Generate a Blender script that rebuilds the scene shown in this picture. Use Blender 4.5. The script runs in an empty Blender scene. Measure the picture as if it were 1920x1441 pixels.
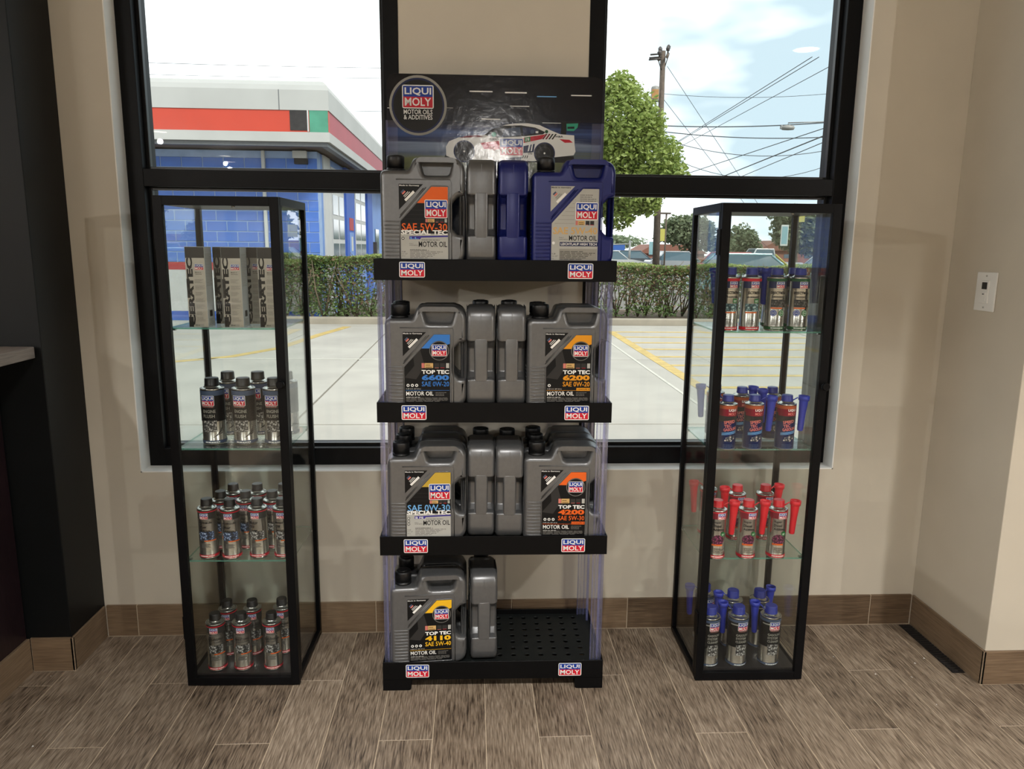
import bpy, bmesh, math, random
from mathutils import Vector, Matrix
random.seed(7)
scene = bpy.context.scene
COL = scene.collection
PI = math.pi

# ------------------------------------------------------------------ camera
cam_d = bpy.data.cameras.new('camera'); cam = bpy.data.objects.new('camera', cam_d); COL.objects.link(cam)
cam_d.sensor_fit = 'HORIZONTAL'; cam_d.sensor_width = 36.0
cam_d.lens = 1398.68 / 1920.0 * 36.0
cam_d.clip_start = 0.05; cam_d.clip_end = 600
fw = Vector((0.0517, 0.9822, -0.1804)).normalized()
rt = Vector((0.9987, -0.0506, 0.0104)); rt = (rt - fw * rt.dot(fw)).normalized()
up = rt.cross(fw).normalized()
M = Matrix.Identity(4)
for i in range(3):
    M[i][0] = rt[i]; M[i][1] = up[i]; M[i][2] = -fw[i]
M[0][3], M[1][3], M[2][3] = 0.0, -2.5186, 1.3754
cam.matrix_world = M
scene.camera = cam

# ------------------------------------------------------------------ sky, sun, exposure
vs = scene.view_settings
vs.view_transform = 'Standard'; vs.look = 'None'; vs.gamma = 1.0; vs.use_curve_mapping = False
vs.exposure = 0.0
scene.cycles.max_bounces = 9; scene.cycles.diffuse_bounces = 4; scene.cycles.glossy_bounces = 4
scene.cycles.transmission_bounces = 6; scene.cycles.transparent_max_bounces = 28
scene.cycles.sample_clamp_indirect = 6.0
scene.cycles.caustics_reflective = False; scene.cycles.caustics_refractive = False
scene.cycles.use_denoising = True

world = bpy.data.worlds.new('sky'); scene.world = world; world.use_nodes = True
wn, wl = world.node_tree.nodes, world.node_tree.links
bg = wn['Background']; bg.inputs['Strength'].default_value = 2.7
tc = wn.new('ShaderNodeTexCoord'); mp = wn.new('ShaderNodeMapping'); mp.inputs['Scale'].default_value = (1.6, 1.6, 4.5)
mp.inputs['Location'].default_value = (0.35, 0.1, 0.35)
nz = wn.new('ShaderNodeTexNoise'); nz.inputs['Scale'].default_value = 1.3; nz.inputs['Detail'].default_value = 4
cr = wn.new('ShaderNodeValToRGB')
cr.color_ramp.elements[0].position = 0.45; cr.color_ramp.elements[0].color = (0.275, 0.345, 0.385, 1)
cr.color_ramp.elements[1].position = 0.61; cr.color_ramp.elements[1].color = (1.0, 1.0, 1.0, 1)
wl.new(tc.outputs['Generated'], mp.inputs['Vector']); wl.new(mp.outputs['Vector'], nz.inputs['Vector'])
wl.new(nz.outputs['Fac'], cr.inputs['Fac']); wl.new(cr.outputs['Color'], bg.inputs['Color'])

sun_d = bpy.data.lights.new('sun', 'SUN'); sun_d.energy = 4.0; sun_d.angle = math.radians(12); sun_d.color = (1.0, 0.95, 0.87)
sun = bpy.data.objects.new('sun', sun_d); COL.objects.link(sun)
sun.rotation_euler = Vector((-0.45, 0.62, -0.66)).to_track_quat('-Z', 'Y').to_euler()
LAMP_W = 60.0

# ------------------------------------------------------------------ helpers
def L1(c):
    c = c / 255.0
    return c / 12.92 if c <= 0.04045 else ((c + 0.055) / 1.055) ** 2.4
def S(r, g, b): return (L1(r), L1(g), L1(b), 1.0)

MATS = {}
def mk(name, col, rough=0.5, metal=0.0, noise=None, bump=None, spec=None, coat=0.0, emit=None):
    """noise=(scale, amount) value variation; bump=(scale, strength, distance)"""
    m = bpy.data.materials.new(name); m.use_nodes = True; MATS[name] = m
    n, l = m.node_tree.nodes, m.node_tree.links
    p = n['Principled BSDF']
    p.inputs['Base Color'].default_value = col; p.inputs['Roughness'].default_value = rough; p.inputs['Metallic'].default_value = metal
    if spec is not None: p.inputs['Specular IOR Level'].default_value = spec
    if coat: p.inputs['Coat Weight'].default_value = coat
    if emit:
        p.inputs['Emission Color'].default_value = emit[0]; p.inputs['Emission Strength'].default_value = emit[1]
    t = n.new('ShaderNodeTexCoord')
    if noise is None: noise = (25.0, 0.06)
    z = n.new('ShaderNodeTexNoise'); z.inputs['Scale'].default_value = noise[0]; z.inputs['Detail'].default_value = 3
    l.new(t.outputs['Object'], z.inputs['Vector'])
    r = n.new('ShaderNodeValToRGB'); a = noise[1]
    r.color_ramp.elements[0].color = tuple(max(0, c * (1 - a)) for c in col[:3]) + (1,)
    r.color_ramp.elements[1].color = tuple(min(1, c * (1 + a)) for c in col[:3]) + (1,)
    r.color_ramp.elements[0].position = 0.3; r.color_ramp.elements[1].position = 0.7
    l.new(z.outputs['Fac'], r.inputs['Fac']); l.new(r.outputs['Color'], p.inputs['Base Color'])
    if bump:
        z2 = n.new('ShaderNodeTexNoise'); z2.inputs['Scale'].default_value = bump[0]; z2.inputs['Detail'].default_value = 4
        l.new(t.outputs['Object'], z2.inputs['Vector'])
        b = n.new('ShaderNodeBump'); b.inputs['Strength'].default_value = bump[1]; b.inputs['Distance'].default_value = bump[2]
        l.new(z2.outputs['Fac'], b.inputs['Height']); l.new(b.outputs['Normal'], p.inputs['Normal'])
    return m

def mk_glass(name, tint=(1, 1, 1, 1), base=0.03, haze=0.0, hazecol=(0.8, 0.85, 1, 1), rough=0.0):
    """thin sheet: straight transmission plus mirror reflection that grows towards grazing angles"""
    m = bpy.data.materials.new(name); m.use_nodes = True; MATS[name] = m
    n, l = m.node_tree.nodes, m.node_tree.links
    n.remove(n['Principled BSDF']); out = n['Material Output']
    tr = n.new('ShaderNodeBsdfTransparent'); tr.inputs['Color'].default_value = tint
    gl = n.new('ShaderNodeBsdfGlossy'); gl.inputs['Roughness'].default_value = rough
    lw = n.new('ShaderNodeLayerWeight'); lw.inputs['Blend'].default_value = 0.5
    pw = n.new('ShaderNodeMath'); pw.operation = 'POWER'; pw.inputs[1].default_value = 4.5
    ma = n.new('ShaderNodeMath'); ma.operation = 'MULTIPLY_ADD'; ma.inputs[1].default_value = 0.75; ma.inputs[2].default_value = base
    l.new(lw.outputs['Facing'], pw.inputs[0]); l.new(pw.outputs[0], ma.inputs[0])
    mx = n.new('ShaderNodeMixShader'); l.new(ma.outputs[0], mx.inputs['Fac'])
    if haze > 0:
        df = n.new('ShaderNodeBsdfDiffuse'); df.inputs['Color'].default_value = hazecol
        m2 = n.new('ShaderNodeMixShader'); m2.inputs['Fac'].default_value = haze
        l.new(tr.outputs[0], m2.inputs[1]); l.new(df.outputs[0], m2.inputs[2]); l.new(m2.outputs[0], mx.inputs[1])
    else:
        l.new(tr.outputs[0], mx.inputs[1])
    l.new(gl.outputs[0], mx.inputs[2]); l.new(mx.outputs[0], out.inputs['Surface'])
    return m

def ramp_nodes(m, stops, fac_out, target='Base Color'):
    n, l = m.node_tree.nodes, m.node_tree.links
    r = n.new('ShaderNodeValToRGB'); e = r.color_ramp.elements
    e[0].position, e[0].color = stops[0]; e[1].position, e[1].color = stops[-1]
    for p_, c_ in stops[1:-1]:
        x = e.new(p_); x.color = c_
    l.new(fac_out, r.inputs['Fac']); l.new(r.outputs['Color'], n['Principled BSDF'].inputs[target]); return r

def mk_wood(name, stops, along='Y', stretch=26.0, rough=0.45, bump=0.25, grain=0.75, vary=0.35):
    m = bpy.data.materials.new(name); m.use_nodes = True; MATS[name] = m
    n, l = m.node_tree.nodes, m.node_tree.links; p = n['Principled BSDF']; p.inputs['Roughness'].default_value = rough
    t = n.new('ShaderNodeTexCoord'); oi = n.new('ShaderNodeObjectInfo')
    ad = n.new('ShaderNodeVectorMath'); ad.operation = 'ADD'
    ml = n.new('ShaderNodeMath'); ml.operation = 'MULTIPLY'; ml.inputs[1].default_value = 37.0
    cb = n.new('ShaderNodeCombineXYZ'); l.new(oi.outputs['Random'], ml.inputs[0])
    for i in range(3): l.new(ml.outputs[0], cb.inputs[i])
    l.new(t.outputs['Object'], ad.inputs[0]); l.new(cb.outputs[0], ad.inputs[1])
    mp = n.new('ShaderNodeMapping')
    sc = [150.0, 150.0, 150.0]; sc["XYZ".index(along)] = 150.0 / stretch; mp.inputs['Scale'].default_value = sc
    l.new(ad.outputs[0], mp.inputs['Vector'])
    z = n.new('ShaderNodeTexNoise'); z.inputs['Scale'].default_value = 1.6; z.inputs['Detail'].default_value = 5; z.inputs["Distortion"].default_value = 0.25
    l.new(mp.outputs[0], z.inputs['Vector'])
    z2 = n.new('ShaderNodeTexNoise'); z2.inputs['Scale'].default_value = 6.0; z2.inputs['Detail'].default_value = 2
    l.new(ad.outputs[0], z2.inputs['Vector'])
    mix = n.new('ShaderNodeMath'); mix.operation = 'MULTIPLY_ADD'; mix.inputs[1].default_value = 0.45
    l.new(z2.outputs['Fac'], mix.inputs[0])
    m3 = n.new('ShaderNodeMath'); m3.operation = 'MULTIPLY_ADD'; m3.inputs[1].default_value = vary; l.new(oi.outputs['Random'], m3.inputs[0])
    m4 = n.new('ShaderNodeMath'); m4.operation = 'MULTIPLY_ADD'; m4.inputs[1].default_value = grain; m4.inputs[2].default_value = 0.155 - grain * 0.5 - vary * 0.5 + 0.075
    l.new(z.outputs['Fac'], m4.inputs[0]); l.new(m4.outputs[0], m3.inputs[2]); l.new(m3.outputs[0], mix.inputs[2])
    ramp_nodes(m, stops, mix.outputs[0])
    b = n.new('ShaderNodeBump'); b.inputs['Strength'].default_value = bump; b.inputs['Distance'].default_value = 0.002
    l.new(z.outputs['Fac'], b.inputs['Height']); l.new(b.outputs['Normal'], p.inputs['Normal'])
    return m

class MB:
    """collects polygons with material indices, builds one mesh object"""
    def __init__(s): s.v = []; s.f = []; s.m = []; s.sm = []
    def add(s, vs_, fs_, m=0, smooth=False):
        o = len(s.v); s.v += [tuple(v) for v in vs_]
        for f in fs_: s.f.append([o + i for i in f]); s.m.append(m); s.sm.append(smooth)
        return s
    def box(s, x0, x1, y0, y1, z0, z1, m=0):
        x0, x1 = min(x0, x1), max(x0, x1); y0, y1 = min(y0, y1), max(y0, y1); z0, z1 = min(z0, z1), max(z0, z1)
        v = [(x0, y0, z0), (x1, y0, z0), (x1, y1, z0), (x0, y1, z0), (x0, y0, z1), (x1, y0, z1), (x1, y1, z1), (x0, y1, z1)]
        return s.add(v, [(0, 3, 2, 1), (4, 5, 6, 7), (0, 1, 5, 4), (1, 2, 6, 5), (2, 3, 7, 6), (3, 0, 4, 7)], m)
    def lathe(s, prof, n=24, m=0, c=(0, 0, 0), caps=True, smooth=True, wob=0.0, mats=None):
        o = []; k = len(prof)
        for (r, z) in prof:
            for i in range(n):
                a = 2 * PI * i / n; rr = r * (1 - (wob if i % 2 else 0))
                o.append((c[0] + rr * math.cos(a), c[1] + rr * math.sin(a), c[2] + z))
        b = len(s.v); s.v += o
        for j in range(k - 1):
            for i in range(n):
                i2 = (i + 1) % n
                s.f.append([b + j * n + i, b + j * n + i2, b + (j + 1) * n + i2, b + (j + 1) * n + i]); s.m.append(mats[j] if mats else m); s.sm.append(smooth)
        if caps:
            s.f.append([b + i for i in range(n)][::-1]); s.m.append(mats[0] if mats else m); s.sm.append(False)
            s.f.append([b + (k - 1) * n + i for i in range(n)]); s.m.append(mats[-1] if mats else m); s.sm.append(False)
        return s
    def tube(s, pts, r, n=8, m=0, taper=None):
        pts = [Vector(p) for p in pts]; b = len(s.v); k = len(pts)
        for j, p in enumerate(pts):
            d = (pts[min(j + 1, k - 1)] - pts[max(j - 1, 0)]).normalized()
            a = Vector((0, 0, 1)) if abs(d.z) < 0.9 else Vector((1, 0, 0))
            u = d.cross(a).normalized(); w = d.cross(u).normalized()
            rr = taper[j] if taper else r
            for i in range(n):
                t = 2 * PI * i / n; s.v.append(tuple(p + u * rr * math.cos(t) + w * rr * math.sin(t)))
        for j in range(k - 1):
            for i in range(n):
                i2 = (i + 1) % n
                s.f.append([b + j * n + i, b + j * n + i2, b + (j + 1) * n + i2, b + (j + 1) * n + i]); s.m.append(m); s.sm.append(True)
        s.f.append([b + i for i in range(n)]); s.m.append(m); s.sm.append(False)
        s.f.append([b + (k - 1) * n + i for i in range(n)][::-1]); s.m.append(m); s.sm.append(False)
        return s
    def prism(s, poly, y0, y1, m=0):
        """polygon in x,z extruded along y"""
        n = len(poly)
        v = [(x, y0, z) for x, z in poly] + [(x, y1, z) for x, z in poly]
        f = [list(range(n)), list(range(n, 2 * n))[::-1]] + [(i, i + n, (i + 1) % n + n, (i + 1) % n) for i in range(n)]
        return s.add(v, f, m)
    def mesh(s, name, mats, bevel=0.0, seg=2):
        me = bpy.data.meshes.new(name); me.from_pydata(s.v, [], s.f)
        for mt in mats: me.materials.append(MATS[mt] if isinstance(mt, str) else mt)
        me.polygons.foreach_set('material_index', s.m); me.polygons.foreach_set('use_smooth', s.sm)
        bm = bmesh.new(); bm.from_mesh(me)
        if bevel:
            bmesh.ops.bevel(bm, geom=list(bm.edges), offset=bevel, segments=seg, affect='EDGES', profile=0.5, clamp_overlap=True)
        bmesh.ops.recalc_face_normals(bm, faces=list(bm.faces)); bm.to_mesh(me); bm.free()
        me.update(); return me
    def build(s, name, mats, parent=None, bevel=0.0, seg=2):
        if isinstance(mats, str): mats = [mats]
        return put(name, s.mesh(name, mats, bevel, seg), parent)

def put(name, me, parent=None, loc=None, rotz=None):
    o = bpy.data.objects.new(name, me); COL.objects.link(o)
    if parent is not None: o.parent = parent
    if loc is not None: o.location = loc
    if rotz is not None: o.rotation_euler = (0, 0, rotz)
    return o
def tag(o, label=None, cat=None, group=None, kind=None):
    if label: o['label'] = label
    if cat: o['category'] = cat
    if group: o['group'] = group
    if kind: o['kind'] = kind
    return o
def empty(name, loc=(0, 0, 0), rotz=0.0, **k):
    o = bpy.data.objects.new(name, None); COL.objects.link(o); o.location = loc; o.rotation_euler = (0, 0, rotz)
    o.empty_display_size = 0.05
    return tag(o, **k)
def copy_tree(o, parent=None):
    c = o.copy(); COL.objects.link(c); c.parent = parent
    for ch in list(o.children): copy_tree(ch, c)
    return c
def box_obj(name, ext, mat, parent=None, bevel=0.0):
    return MB().box(*ext).build(name, [mat], parent, bevel)
def struct(name, ext, mat, label, cat, bevel=0.0, parent=None):
    o = box_obj(name, ext, mat, parent, bevel)
    if parent is None: tag(o, label, cat, kind='structure')
    return o

def rpoly(pts, n=5):
    """closed polygon with corner radii: (x, y, r)"""
    out = []; k = len(pts)
    for i in range(k):
        p = Vector(pts[i][:2]); r = pts[i][2] if len(pts[i]) > 2 else 0
        if r <= 0: out.append((p.x, p.y)); continue
        a = Vector(pts[i - 1][:2]) - p; b = Vector(pts[(i + 1) % k][:2]) - p
        la, lb = a.length, b.length; a.normalize(); b.normalize()
        ang = a.angle(b); t = min(r / math.tan(ang / 2), la * 0.48, lb * 0.48)
        p0, p1 = p + a * t, p + b * t
        for j in range(n + 1):
            s_ = j / n; q = p0 * (1 - s_) ** 2 + p * 2 * s_ * (1 - s_) + p1 * s_ ** 2
            out.append((q.x, q.y))
    return out

def curve_solid(loops, half, bev, res=3):
    """flat outline (with holes) in x,z, given thickness along y with rounded edges; returns a mesh"""
    cu = bpy.data.curves.new('outline', 'CURVE'); cu.dimensions = '2D'; cu.fill_mode = 'BOTH'
    for lp in loops:
        sp = cu.splines.new('POLY'); sp.points.add(len(lp) - 1); sp.use_cyclic_u = True
        for i, (x, z) in enumerate(lp): sp.points[i].co = (x, z, 0, 1)
    cu.extrude = max(0.0, half - bev); cu.bevel_depth = bev; cu.bevel_resolution = res; cu.offset = -bev
    o = bpy.data.objects.new('outline', cu); COL.objects.link(o)
    dg = bpy.context.evaluated_depsgraph_get(); dg.update()
    me = bpy.data.meshes.new_from_object(o.evaluated_get(dg))
    bpy.data.objects.remove(o); bpy.data.curves.remove(cu)
    me.transform(Matrix(((1, 0, 0, 0), (0, 0, -1, 0), (0, 1, 0, 0), (0, 0, 0, 1))))
    bm = bmesh.new(); bm.from_mesh(me); bmesh.ops.remove_doubles(bm, verts=list(bm.verts), dist=1e-5)
    bmesh.ops.recalc_face_normals(bm, faces=list(bm.faces)); bm.to_mesh(me); bm.free()
    me.materials.clear()
    return me

TXT = {}
def text_geo(s, bold=0.0):
    k = (s, bold)
    if k in TXT: return TXT[k]
    cu = bpy.data.curves.new('t', 'FONT'); cu.body = s; cu.size = 1.0; cu.resolution_u = 2; cu.fill_mode = 'FRONT'; cu.offset = bold; cu.dimensions = '2D'
    o = bpy.data.objects.new('t', cu); COL.objects.link(o)
    dg = bpy.context.evaluated_depsgraph_get(); dg.update()
    me = bpy.data.meshes.new_from_object(o.evaluated_get(dg))
    v = [(p.co.x, p.co.y) for p in me.vertices]; f = [list(p.vertices) for p in me.polygons]
    bpy.data.objects.remove(o); bpy.data.curves.remove(cu); bpy.data.meshes.remove(me)
    x0, x1 = min(a for a, _ in v), max(a for a, _ in v); y0, y1 = min(b for _, b in v), max(b for _, b in v)
    TXT[k] = ([((a - x0) / (x1 - x0), (b - y0) / (y1 - y0)) for a, b in v], f); return TXT[k]

def slabs(pg, w):
    x0, x1 = min(p[0] for p in pg), max(p[0] for p in pg)
    if x1 - x0 <= w * 1.3: return [pg]
    n = int(math.ceil((x1 - x0) / w)); out = []
    def clip(q, c, sg):
        o = []
        for i in range(len(q)):
            a, b = q[i - 1], q[i]; da, db = (a[0] - c) * sg, (b[0] - c) * sg
            if (da < 0) != (db < 0):
                t = da / (da - db); o.append((c, a[1] + (b[1] - a[1]) * t))
            if db >= 0: o.append(b)
        return o
    for k in range(n):
        q = clip(clip(pg, x0 + (x1 - x0) * k / n, 1), x0 + (x1 - x0) * (k + 1) / n, -1)
        if len(q) >= 3: out.append(q)
    return out

class Print:
    """flat print: coloured shapes in x,z on layers, laid on a plane (facing -y) or round a can"""
    def __init__(s): s.e = []; s.mats = []
    def mi(s, m):
        if m not in s.mats: s.mats.append(m)
        return s.mats.index(m)
    def raw(s, v, f, m, l): s.e.append((v, f, s.mi(m), l)); return s
    def rect(s, x0, z0, x1, z1, m, l=0, seg=1):
        v = []; f = []
        for i in range(seg + 1):
            x = x0 + (x1 - x0) * i / seg; v += [(x, z0), (x, z1)]
        for i in range(seg): f.append((2 * i, 2 * i + 2, 2 * i + 3, 2 * i + 1))
        return s.raw(v, f, m, l)
    def poly(s, pts, m, l=0): return s.raw(list(pts), [list(range(len(pts)))], m, l)
    def circ(s, cx, cz, r, m, l=0, n=28, rz=None):
        return s.poly([(cx + r * math.cos(2 * PI * i / n), cz + (rz or r) * math.sin(2 * PI * i / n)) for i in range(n)], m, l)
    def ring(s, cx, cz, r0, r1, m, l=0, n=40):
        v = []; f = []
        for i in range(n):
            a = 2 * PI * i / n; v += [(cx + r0 * math.cos(a), cz + r0 * math.sin(a)), (cx + r1 * math.cos(a), cz + r1 * math.sin(a))]
            j = (i + 1) % n; f.append((2 * i, 2 * i + 1, 2 * j + 1, 2 * j))
        return s.raw(v, f, m, l)
    def text(s, t, x0, z0, x1, z1, m, l=2, bold=0.02, rot=0.0, skew=0.0):
        v, f = text_geo(t, bold); w, h = x1 - x0, z1 - z0; c, sn = math.cos(rot), math.sin(rot)
        o = []
        for a, b in v:
            X, Z = a * w + skew * b * h, b * h
            o.append((x0 + X * c - Z * sn, z0 + X * sn + Z * c))
        return s.raw(o, f, m, l)
    def lines(s, x0, z0, x1, z1, n, m, l=2, fill=0.45, rag=0.35, rnd=None):
        rnd = rnd or random.Random(int((x0 + z0) * 1e5) + n)
        dz = (z1 - z0) / n
        for i in range(n):
            e = x1 - (x1 - x0) * rag * rnd.random(); x = x0
            while x < e - 1e-5:
                w = min(e - x, (x1 - x0) * (0.08 + 0.16 * rnd.random()))
                s.rect(x, z0 + dz * i, x + w * 0.86, z0 + dz * (i + fill), m, l); x += w
        return s
    def logo(s, x0, z0, x1, z1, l=2, frame=True, rot=None):
        w, h = x1 - x0, z1 - z0; b = 0.035 * w
        if frame: s.poly(rpoly([(x0 - b, z0 - b, b * 2), (x1 + b, z0 - b, b * 2), (x1 + b, z1 + b, b * 2), (x0 - b, z1 + b, b * 2)], 3), 'print_white', l)
        m = z0 + h * 0.5
        s.rect(x0, m, x1, z1, 'print_blue', l + 1); s.rect(x0, z0, x1, m, 'print_red', l + 1)
        s.text('LIQUI', x0 + w * .05, m + h * .05, x1 - w * .05, z1 - h * .07, 'print_white', l + 2, 0.022)
        s.text('MOLY', x0 + w * .05, z0 + h * .07, x1 - w * .05, m - h * .04, 'print_white', l + 2, 0.018)
        return s
    def build(s, name, parent=None, cyl=None, y=0.0, step=0.00025, mesh_only=False, skip=()):
        b = MB()
        for v, f, m, l in s.e:
            if cyl:      # cut every shape into narrow upright strips so that it follows the round can
                r = cyl + 0.0002 + l * step; v2, f2 = [], []
                for fc in f:
                    for pg in slabs([v[i] for i in fc], 0.003):
                        f2.append(list(range(len(v2), len(v2) + len(pg)))); v2 += pg
                b.add([(r * math.sin(x / cyl), -r * math.cos(x / cyl), z) for x, z in v2], f2, m)
            else: b.add([(x, y - l * step, z) for x, z in v], f, m)
        me = bpy.data.meshes.new(name); me.from_pydata(b.v, [], b.f)
        for mt in s.mats: me.materials.append(MATS[mt])
        me.polygons.foreach_set('material_index', b.m); me.update()
        return me if mesh_only else put(name, me, parent)

# ------------------------------------------------------------------ materials
mk('wall_paint', S(199, 191, 175), 0.75, noise=(6, 0.025), bump=(420, 0.06, 0.001))
mk('white_paint', S(232, 232, 228), 0.55, noise=(8, 0.02))
mk('ceiling_paint', S(170, 168, 163), 0.8)
mk('frame_black', S(14, 14, 15), 0.42, 0.0, noise=(30, 0.1), spec=0.14)
mk('frame_bronze', S(30, 30, 30), 0.3, 0.5)
mk('gasket', S(12, 12, 12), 0.6)
mk('column_black', S(15, 17, 18), 0.45, spec=0.2, noise=(12, 0.08), bump=(300, 0.04, 0.001))
mk('grout', S(184, 167, 144), 0.85, noise=(60, 0.1))
WOOD = [(0.05, S(50, 41, 33)), (0.27, S(101, 87, 73)), (0.52, S(133, 118, 101)), (0.9, S(170, 155, 137))]
mk_wood('plank_tile', WOOD, 'Y', 13, 0.42, 0.6, grain=1.5, vary=0.2)
mk_wood('base_tile', [(0.15, S(78, 62, 46)), (0.5, S(114, 94, 73)), (0.9, S(146, 124, 99))], 'X', 20, 0.45, 0.3)
mk_wood('base_tile_y', [(0.15, S(84, 68, 52)), (0.5, S(122, 103, 82)), (0.9, S(156, 136, 112))], 'Y', 20, 0.45, 0.3)
mk_wood('dark_purple_wood', [(0.2, S(22, 14, 17)), (0.5, S(36, 23, 28)), (0.9, S(50, 34, 40))], 'Z', 14, 0.4, 0.1, vary=0.1)
mk_wood('counter_edge', [(0.15, S(92, 84, 78)), (0.5, S(128, 118, 110)), (0.9, S(150, 140, 132))], 'Y', 18, 0.45, 0.15, vary=0.1)
mk_wood('cabinet_floor', [(0.2, S(24, 22, 22)), (0.5, S(36, 33, 33)), (0.9, S(52, 48, 47))], 'Y', 20, 0.4, 0.1, vary=0.05)
mk('cabinet_black', S(9, 9, 11), 0.45, 0.0, noise=(30, 0.1), spec=0.14)
mk_glass('window_glass', (0.97, 0.985, 0.98, 1), 0.02)
mk_glass('cabinet_glass', (0.955, 0.97, 0.965, 1), 0.028)
mk_glass('shelf_glass', (0.93, 0.975, 0.955, 1), 0.045)
mk_glass('glass_edge', (0.45, 0.78, 0.68, 1), 0.05, 0.35, S(120, 190, 170))
mk_glass('clear_plastic', (0.95, 0.955, 0.985, 1), 0.05, 0.03, S(190, 195, 235), 0.05)
mk_glass('plastic_edge', (0.80, 0.82, 0.95, 1), 0.10, 0.13, S(165, 170, 230), 0.05)
mk('rack_black', S(8, 8, 9), 0.45, spec=0.14, noise=(40, 0.12), bump=(500, 0.05, 0.0005))
mk('jug_grey', S(110, 111, 112), 0.34, 0.6, noise=(90, 0.05))
mk('jug_blue', S(18, 28, 98), 0.3, 0.15, noise=(60, 0.05))
mk('jug_seam', S(96, 96, 94), 0.4, 0.5)
mk('jug_seam_blue', S(20, 30, 98), 0.35, 0.15)
mk('cap_black', S(11, 11, 12), 0.42)
mk('tin', S(190, 188, 182), 0.24, 0.95, noise=(30, 0.04))
mk('cap_blue', S(34, 48, 140), 0.42); mk('cap_red', S(205, 26, 42), 0.4)
mk('spout_blue', S(36, 54, 168), 0.42); mk('spout_red', S(226, 24, 44), 0.4)
P = dict(print_white=(236, 236, 232), print_blue=(28, 62, 150), print_red=(200, 32, 50), print_black=(15, 15, 16), print_grey=(176, 176, 170),
         print_dark=(48, 47, 46), print_mid=(112, 110, 106), print_orange=(228, 100, 36), print_amber=(224, 150, 34), print_yellow=(238, 186, 40),
         print_gold=(196, 164, 62), print_sky=(58, 122, 200), print_violet=(58, 50, 140), print_tan=(206, 168, 108), print_lightblue=(112, 172, 226),
         print_green=(44, 120, 62), print_teal=(54, 160, 130), print_maroon=(122, 28, 44), print_plum=(104, 34, 68), print_navy=(22, 34, 74),
         print_copper=(168, 84, 52), print_pink=(205, 120, 110), print_steel=(150, 148, 140), print_forest=(30, 84, 50), print_brown=(120, 96, 60),
         box_silver=(158, 154, 146), box_side=(196, 202, 204), print_slate=(70, 84, 108))
for k_, c_ in P.items(): mk(k_, S(*c_), 0.42, 0.0, noise=(20, 0.03), spec=0.22)
mk('box_metallic', S(168, 163, 153), 0.34, 0.45)
def mk_photo(name, a, b, c, scale):
    m = mk(name, S(*a), 0.4); n, l = m.node_tree.nodes, m.node_tree.links
    v = n.new('ShaderNodeTexVoronoi'); v.inputs['Scale'].default_value = scale
    t = n.new('ShaderNodeTexCoord'); l.new(t.outputs['Object'], v.inputs['Vector'])
    for k in list(n['Principled BSDF'].inputs['Base Color'].links): l.remove(k)
    ramp_nodes(m, [(0.1, S(*a)), (0.42, S(*b)), (0.75, S(*c))], v.outputs['Distance']); return m
mk_photo('pic_grey', (225, 225, 222), (120, 118, 114), (30, 30, 30), 170)
mk_photo('pic_blue', (200, 215, 235), (70, 92, 130), (20, 24, 34), 170)
mk_photo('pic_plum', (170, 90, 130), (92, 26, 58), (40, 12, 26), 190)
mk_photo('pic_teal', (190, 210, 210), (74, 112, 116), (24, 34, 36), 120)
mk_photo('pic_dark', (120, 116, 110), (44, 42, 40), (12, 12, 12), 150)
mk_photo('pic_car', (220, 212, 195), (70, 76, 86), (14, 20, 36), 130)

# ------------------------------------------------------------------ the room
WX0, WX1, WZ0, WZ1 = -1.142, 1.295, 0.602, 2.62
WF, WB, CEIL = 0.012, 0.20, 2.75
wb = MB()
wb.box(-8.5, WX0, WF, WB, 0, CEIL); wb.box(WX1, 8.0, WF, WB, 0, CEIL); wb.box(WX0, WX1, WF, WB, 0, WZ0); wb.box(WX0, WX1, WF, WB, WZ1, CEIL)
tag(wb.build('wall_back', ['wall_paint']), 'beige painted wall around the two tall black-framed windows', 'wall', kind='structure')
struct('wall_pier', (-0.245, 0.380, 0.083, WB, WZ0, WZ1), 'wall_paint', 'beige painted pier between the two windows', 'wall')
struct('wall_right', (1.645, 8.0, -0.393, WF, 0, CEIL), 'wall_paint', 'beige wall jutting into the room beside the switch', 'wall', 0.002)
struct('wall_left', (-8.7, -8.5, -12, WB, 0, CEIL), 'wall_paint', 'beige wall far beyond the dark counter', 'wall')
struct('wall_east', (8.0, 8.2, -12, WB, 0, CEIL), 'wall_paint', 'beige wall at the far side of the showroom', 'wall')
struct('wall_rear', (-8.7, 8.2, -12.2, -12, 0, CEIL), 'wall_paint', 'beige wall behind the photographer', 'wall')
struct('ceiling', (-8.7, 8.2, -12.2, 0.3, CEIL, CEIL + 0.15), 'ceiling_paint', 'white ceiling of the showroom', 'ceiling')
# white reveals of the window opening
struct('trim_1', (WX0, WX0 + 0.004, WF - 0.001, 0.195, WZ0, WZ1), 'white_paint', 'white painted window reveal beside the black column', 'trim')
struct('trim_2', (WX1 - 0.004, WX1, WF - 0.001, 0.195, WZ0, WZ1), 'white_paint', 'white painted window reveal beside the switch wall', 'trim')
struct('trim_3', (WX0, WX1, WF - 0.001, 0.195, WZ0, WZ0 + 0.004), 'white_paint', 'white painted window sill under the black frames', 'trim')

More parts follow.
